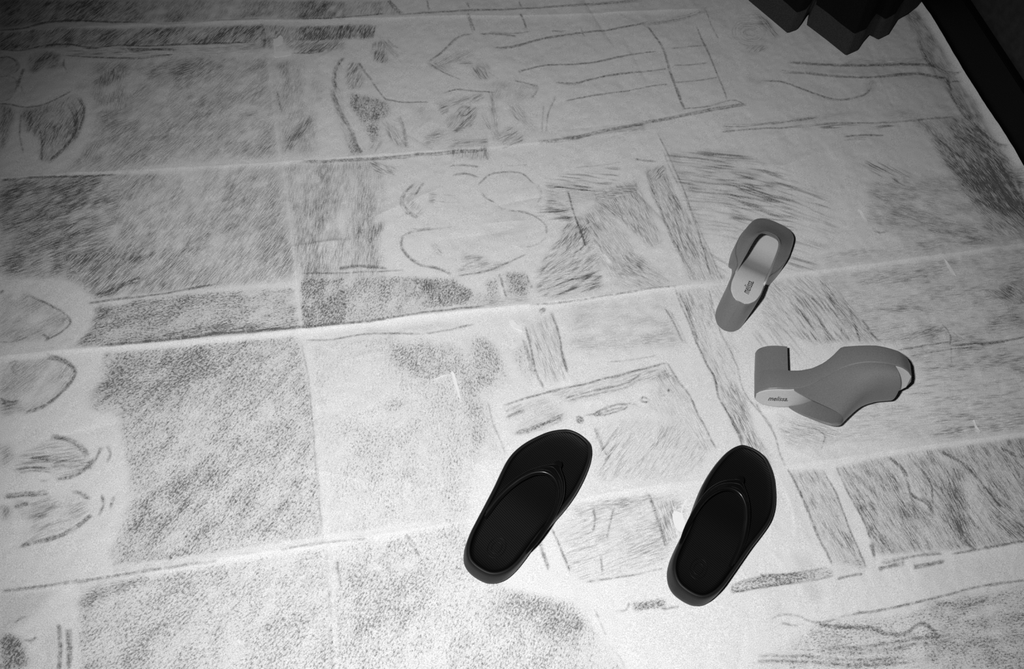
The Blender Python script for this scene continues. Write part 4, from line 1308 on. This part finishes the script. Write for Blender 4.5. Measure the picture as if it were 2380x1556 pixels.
def make_flipflop(mir, label, group):
    root = tag(empty('flip_flop'), label, 'sandal', group)
    ys = ends(70, 0.0, 0.284)
    rgt = [(float(interp(y, FY, FR)), y) for y in ys]
    lft = [(float(interp(y, FY, FLt)), y) for y in ys]
    C = np.array(rgt[:-1] + lft[::-1][:-1])              # closed outline, counter-clockwise
    seg = np.concatenate([[0], np.cumsum(np.linalg.norm(np.roll(C, -1, 0) - C, axis=1))])
    nC = 160
    qs = np.linspace(0, seg[-1], nC, endpoint=False)
    Cx = np.vstack([C, C[:1]])
    C = np.stack([np.interp(qs, seg, Cx[:, 0]), np.interp(qs, seg, Cx[:, 1])], 1)
    for _ in range(3):
        C = 0.5 * C + 0.25 * (np.roll(C, 1, 0) + np.roll(C, -1, 0))
    T = np.roll(C, -1, 0) - np.roll(C, 1, 0)
    T /= np.linalg.norm(T, axis=1)[:, None]
    NI = np.stack([-T[:, 1], T[:, 0]], 1)                # inward
    toe = sstep(0.20, 0.275, C[:, 1])
    tz = np.array([rimz(y) for y in C[:, 1]])
    bz = np.array([bedz(y) for y in C[:, 1]])

    def ring(inset, z):
        P = C + NI * np.broadcast_to(inset, nC)[:, None]
        return [(mir * P[k, 0], P[k, 1], float(z[k])) for k in range(nC)]
    heel = 1 - sstep(0.0, 0.05, C[:, 1])
    wall = [ring(0.0075 - 0.002 * heel, 0.0005 + 0.006 * toe), ring(0.0025, 0.0025 + 0.006 * toe), ring(0.0004, 0.010 + 0.003 * toe), ring(0.0, 0.018 + 0 * toe),
            ring(0.0003 + 0.001 * heel, tz - 0.007), ring(0.0010 + 0.0015 * heel, tz - 0.0025), ring(0.0026 + 0.0016 * heel, tz - 0.0004), ring(0.0042 + 0.0016 * heel, tz), ring(0.0058 + 0.0016 * heel, tz - 0.0012)]
    bedr = [wall[-1], ring(0.0074 + 0.0016 * heel, np.maximum(bz + 0.002, tz - 0.006)), ring(0.0092 + 0.0016 * heel, bz + 0.0012)]
    P0 = C + NI * (0.0092 + 0.0016 * heel)[:, None]
    for f in (0.85, 0.65, 0.45, 0.25, 0.06):
        rr = []
        for k in range(nC):
            x, y = P0[k]
            ysp = min(max(y, 0.042), 0.240)
            cx = 0.5 * (float(interp(ysp, FY, FR)) + float(interp(ysp, FY, FLt)))
            xx, yy = cx + (x - cx) * f, ysp + (y - ysp) * f
            rr.append((mir * xx, yy, bedz(yy) + 0.0012 * f * f))
        bedr.append(rr)
    V, F = loft(wall, caps=False)
    F.append(tuple(range(nC)))
    mesh_obj('sole', V, F, M_foam, root)
    V, F = loft(bedr, caps=False)
    nb = (len(bedr) - 1) * nC
    F += [(nb + k, nb + k + 1, nb + nC - 2 - k, nb + nC - 1 - k) for k in range(nC // 2 - 1)]
    fb = mesh_obj('footbed', V, F, M_bed, root)
    for o in root.children:
        bm = bmesh.new(); bm.from_mesh(o.data)
        bmesh.ops.recalc_face_normals(bm, faces=bm.faces)
        if o is fb and sum(f.normal.z * f.calc_area() for f in bm.faces) < 0:
            bmesh.ops.reverse_faces(bm, faces=bm.faces)
        bm.to_mesh(o.data); bm.free()
    # round emblem pressed into the heel of the footbed
    V2, F2 = [], []
    for rad, hgt in ((0.0150, 0.0005), (0.0085, 0.0005)):
        base = len(V2); nn = 40
        for k in range(nn):
            a = 2 * math.pi * k / nn
            for q in range(6):
                b_ = 2 * math.pi * q / 6
                rr = rad + 0.0007 * math.cos(b_)
                x, y = rr * math.cos(a) * 0.8 - 0.004, 0.050 + rr * math.sin(a) * 1.1
                V2.append((mir * x, y, bedz(y) + 0.0002 + 0.0004 * math.sin(b_)))
        for k in range(nn):
            for q in range(6):
                F2.append((base + k * 6 + q, base + ((k + 1) % nn) * 6 + q, base + ((k + 1) % nn) * 6 + (q + 1) % 6, base + k * 6 + (q + 1) % 6))
    sharp(mesh_obj('emblem', V2, F2, M_bed, fb), 80)
    # thong strap
    inn = np.array([(-.0415, .066, .0355), (-.0455, .088, .041), (-.0455, .112, .0460), (-.0425, .138, .0500), (-.0355, .158, .0530), (-.0265, .171, .0548), (-.0140, .1785, .0555),
                    (-.0010, .1785, .0550), (.0115, .170, .0535), (.0230, .152, .0505), (.0300, .132, .0465), (.0340, .106, .0420), (.0345, .074, .0370)])
    out = np.array([(-.0450, .062, .0325), (-.0492, .086, .0375), (-.0505, .112, .0420), (-.0490, .139, .0455), (-.0435, .166, .0480), (-.0325, .186, .0490), (-.0200, .198, .0490),
                    (-.0085, .2060, .0470), (.0050, .194, .0480), (.0195, .176, .0465), (.0300, .156, .0425), (.0375, .130, .0385), (.0400, .092, .0340)])
    Ns = 90
    I, O = spline(inn, Ns), spline(out, Ns)
    prof = [(0.0, 0.0), (0.04, 0.0012), (0.14, 0.0020), (0.26, 0.0010), (0.33, 0.0004), (0.42, 0.0016), (0.52, 0.0021), (0.62, 0.0012), (0.70, 0.0003), (0.80, 0.0012), (0.92, 0.0010), (1.0, 0.0),
            (1.0, -0.0035), (0.6, -0.0048), (0.3, -0.0050), (0.0, -0.0042)]
    rings = []
    for k in range(Ns):
        d = O[k] - I[k]
        T = (I[min(k + 1, Ns - 1)] - I[max(k - 1, 0)])
        nr = np.cross(T, d); nr /= np.linalg.norm(nr)
        if nr[2] < 0: nr = -nr
        rings.append([tuple((I[k] + d * u + nr * h) * np.array([mir, 1, 1])) for u, h in prof])
    st = sharp(mesh_obj('strap', *loft(rings), M_strap, root), 60)
    # toe post
    rings = []
    for z, s in ((0.020, 1.15), (0.026, 1.0), (0.036, 1.0), (0.044, 1.25), (0.0478, 1.5), (0.0485, 0.6)):
        f = (z - 0.02) / 0.03
        rings.append([(mir * (-.0085 + 0.0042 * s * math.cos(a)), .2095 - 0.006 * f + 0.0058 * s * math.sin(a), z) for a in np.linspace(0, 2 * math.pi, 16, endpoint=False)])
    sharp(mesh_obj('toe_post', *loft(rings), M_strap, root), 60)
    return root


lf = make_flipflop(-1, 'black foam flip-flop standing farther from the two grey mules', 'pair of black flip-flops')
lf.location = (0.1992, -1.2038, 0.001)
lf.rotation_euler = (0, 0, math.radians(44.28 - 90))
rf = make_flipflop(1, 'black foam flip-flop nearest the tipped-over grey mule', 'pair of black flip-flops')
rf.location = (0.4948, -1.2925, 0.001)
rf.rotation_euler = (0, 0, math.radians(47.79 - 90))

# ------------------------------------------------------------------ black garment with a pointed hem at the far end
M_cloth = mat('black_cloth', 0.0045, 0.85, 0.08, bump=('noise', 700, 0.0004), noise=(500, 0.4))
M_hem = mat('dark_grey_hem', 0.030, 0.85, 0.15, bump=('noise', 700, 0.0004), noise=(500, 0.5))
HEM = [(1700, -40, .03), (1742, 3, .02), (1785, 39, .015), (1830, 77, .006), (1852, 69, .012), (1862, 55, .025), (1872, 38, .035), (1881, 27, .040),
       (1877, 45, .030), (1875, 58, .020), (1920, 92, .012), (1966, 129, .006), (1994, 116, .012), (2005, 98, .020), (2019, 81, .028), (2030, 86, .016), (2040, 92, .012),
       (2065, 79, .020), (2086, 44, .030), (2108, 32, .030), (2130, 15, .030), (2142, 2, .03), (2165, -40, .04)]
hem = np.array([at(a, b, z) for a, b, z in HEM])
ctr = at(1960, -150)
NSEG = 140
hs = np.concatenate([[0], np.cumsum(np.linalg.norm(hem[1:] - hem[:-1], axis=1))])
q = np.linspace(0, hs[-1], NSEG)
hl = np.stack([np.interp(q, hs, hem[:, k]) for k in range(3)], 1)
gar = tag(empty('hanging_garment', tuple(ctr)), 'black hanging cloth with a jagged pointed hem brushing the paper by the far wall', 'garment')
gar.location = (0, 0, 0)
BAND = 0.045
lv = [0, 0.25, 0.5, 0.75, 1.0]


def gpt(k, u):
    """u = height above the hem in metres"""
    p = hl[k]
    f = min(u / 0.55, 1.0)
    g = ctr[:2] + (p[:2] - ctr[:2]) * (1 - 0.45 * f)
    amp = 0.012 * f
    dirv = (p[:2] - ctr[:2]) / max(np.linalg.norm(p[:2] - ctr[:2]), 1e-6)
    g = g + dirv * amp * math.sin(k * 0.42)
    return np.array([g[0], g[1], p[2] + u])


def sheet(us, name, m, parent, th=0.002):
    V, F = [], []
    for u in us:
        for k in range(NSEG):
            V.append(gpt(k, u))
    for u in us:
        for k in range(NSEG):
            p = gpt(k, u)
            d = ctr[:2] - p[:2]
            d = d / np.linalg.norm(d)
            V.append(p + np.array([d[0] * th, d[1] * th, 0]))
    n, mrows = NSEG, len(us)
    off = n * mrows
    for i in range(mrows - 1):
        for j in range(n - 1):
            a = i * n + j
            F += [(a, a + 1, a + n + 1, a + n), (off + a, off + a + n, off + a + n + 1, off + a + 1)]
    for j in range(n - 1):
        F.append((j, off + j, off + j + 1, j + 1))
        a = (mrows - 1) * n + j
        F.append((a, a + 1, off + a + 1, off + a))
    return sharp(mesh_obj(name, V, F, m, parent), 60)


sheet(list(np.linspace(0.0, BAND, 5)), 'hem_band', M_hem, gar, 0.0015)
sheet(list(np.linspace(BAND, 0.62, 16)), 'cloth', M_cloth, gar, 0.002)

#EXTRAS-BEGIN
# ------------------------------------------------------------------ scraps and lifted slivers on the paper
M_scrap = mat('white_scrap_paper', 0.82, 0.6, 0.25, noise=(600, 0.05))


def zat(p):
    return float(sample(Z, np.array([p[0]]), np.array([p[1]]))[0])


def scrap(name, pts, label, cat, lift=0.0012, th=0.0004, curl=0.0, group=None):
    """thin torn piece lying on the sheet; pts is its outline in the photograph"""
    P = at2(np.asarray(pts, float))
    c = P.mean(0)
    base = max(zat(p) for p in P)
    n = len(P)
    rad = max(np.linalg.norm(p - c) for p in P)
    zz = [lift * 0.3 + curl * (np.linalg.norm(p - c) / rad) ** 2 for p in P]
    V = [(p[0] - c[0], p[1] - c[1], z + th) for p, z in zip(P, zz)] + [(p[0] - c[0], p[1] - c[1], z) for p, z in zip(P, zz)]
    area = sum(P[j][0] * P[(j + 1) % n][1] - P[(j + 1) % n][0] * P[j][1] for j in range(n))
    idx = list(range(n)) if area > 0 else list(range(n))[::-1]
    F = [tuple(idx), tuple(n + j for j in idx[::-1])]
    for j in range(n):
        a_, b_ = idx[j], idx[(j + 1) % n]
        F.append((a_, n + a_, n + b_, b_))
    o = mesh_obj(name, V, F, M_scrap, None, smooth=False)
    bm = bmesh.new(); bm.from_mesh(o.data)
    bmesh.ops.triangulate(bm, faces=[f for f in bm.faces if len(f.verts) > 4])
    bmesh.ops.recalc_face_normals(bm, faces=bm.faces)
    bm.to_mesh(o.data); bm.free()
    o.location = (c[0], c[1], base)
    return tag(o, label, cat, group)


scrap('torn_scrap', [(634.5, 90), (636, 96), (634, 101), (638, 104), (644, 106), (650, 104), (656, 100), (658, 92), (657, 86), (652, 81), (648, 83), (644, 88), (640, 90)],
      'small jagged white paper scrap on the far dark pencil band', 'paper scrap')
scrap('torn_strip', [(637, 104), (637, 112), (638, 122), (638, 131), (644, 133), (660, 130), (677, 127), (677, 122), (664, 119), (650, 120), (642, 121), (641, 112), (641, 105)],
      'thin L-shaped white torn strip just below the jagged scrap', 'paper scrap')
scrap('torn_scrap', [(1567, 1188), (1563, 1197), (1564, 1208), (1568, 1222), (1575, 1233), (1586, 1235), (1592, 1226), (1593, 1214), (1589, 1204), (1586, 1193), (1588, 1180), (1594, 1170), (1598, 1162), (1595, 1165), (1586, 1176), (1583, 1192), (1575, 1189)],
      'white torn scrap peeking out beside the flip-flop nearest the mules', 'paper scrap')
sl = 'lifted slivers of paper'
scrap('paper_sliver', [(1993, 488), (2002, 490), (2009, 500), (2016, 514), (2013, 514), (2006, 503), (2000, 494)],
      'tiny curved white paper sliver beyond the toe of the upright mule', 'paper sliver', curl=0.003, group=sl)
scrap('paper_sliver', [(2192, 602), (2202, 610), (2212, 624), (2221, 645), (2217, 641), (2208, 628), (2198, 612)],
      'long curved white paper sliver under the fold near the wall', 'paper sliver', curl=0.004, group=sl)
scrap('paper_sliver', [(2256, 982), (2260, 980), (2266, 992), (2275, 1009), (2271, 1012), (2263, 997)],
      'straight white paper sliver standing on the fold past the tipped mule', 'paper sliver', curl=0.003, group=sl)
scrap('folded_flap', [(1047, 868), (1051, 861), (1056, 866), (1062, 886), (1068, 908), (1072, 931), (1067, 925), (1060, 903), (1053, 880), (1050, 868), (1030, 874), (1012, 881), (998, 888), (1010, 880), (1030, 871)],
      'thin white turned-up paper corner in the speckled field above the flip-flops', 'paper flap', curl=0.002)
scrap('paper_sliver', [(1186, 742), (1194, 744), (1202, 752), (1212, 757), (1215, 768), (1206, 764), (1196, 760), (1190, 754)],
      'short white crumpled paper bit below the middle fold', 'paper sliver', curl=0.002, group=sl)
#EXTRAS-END
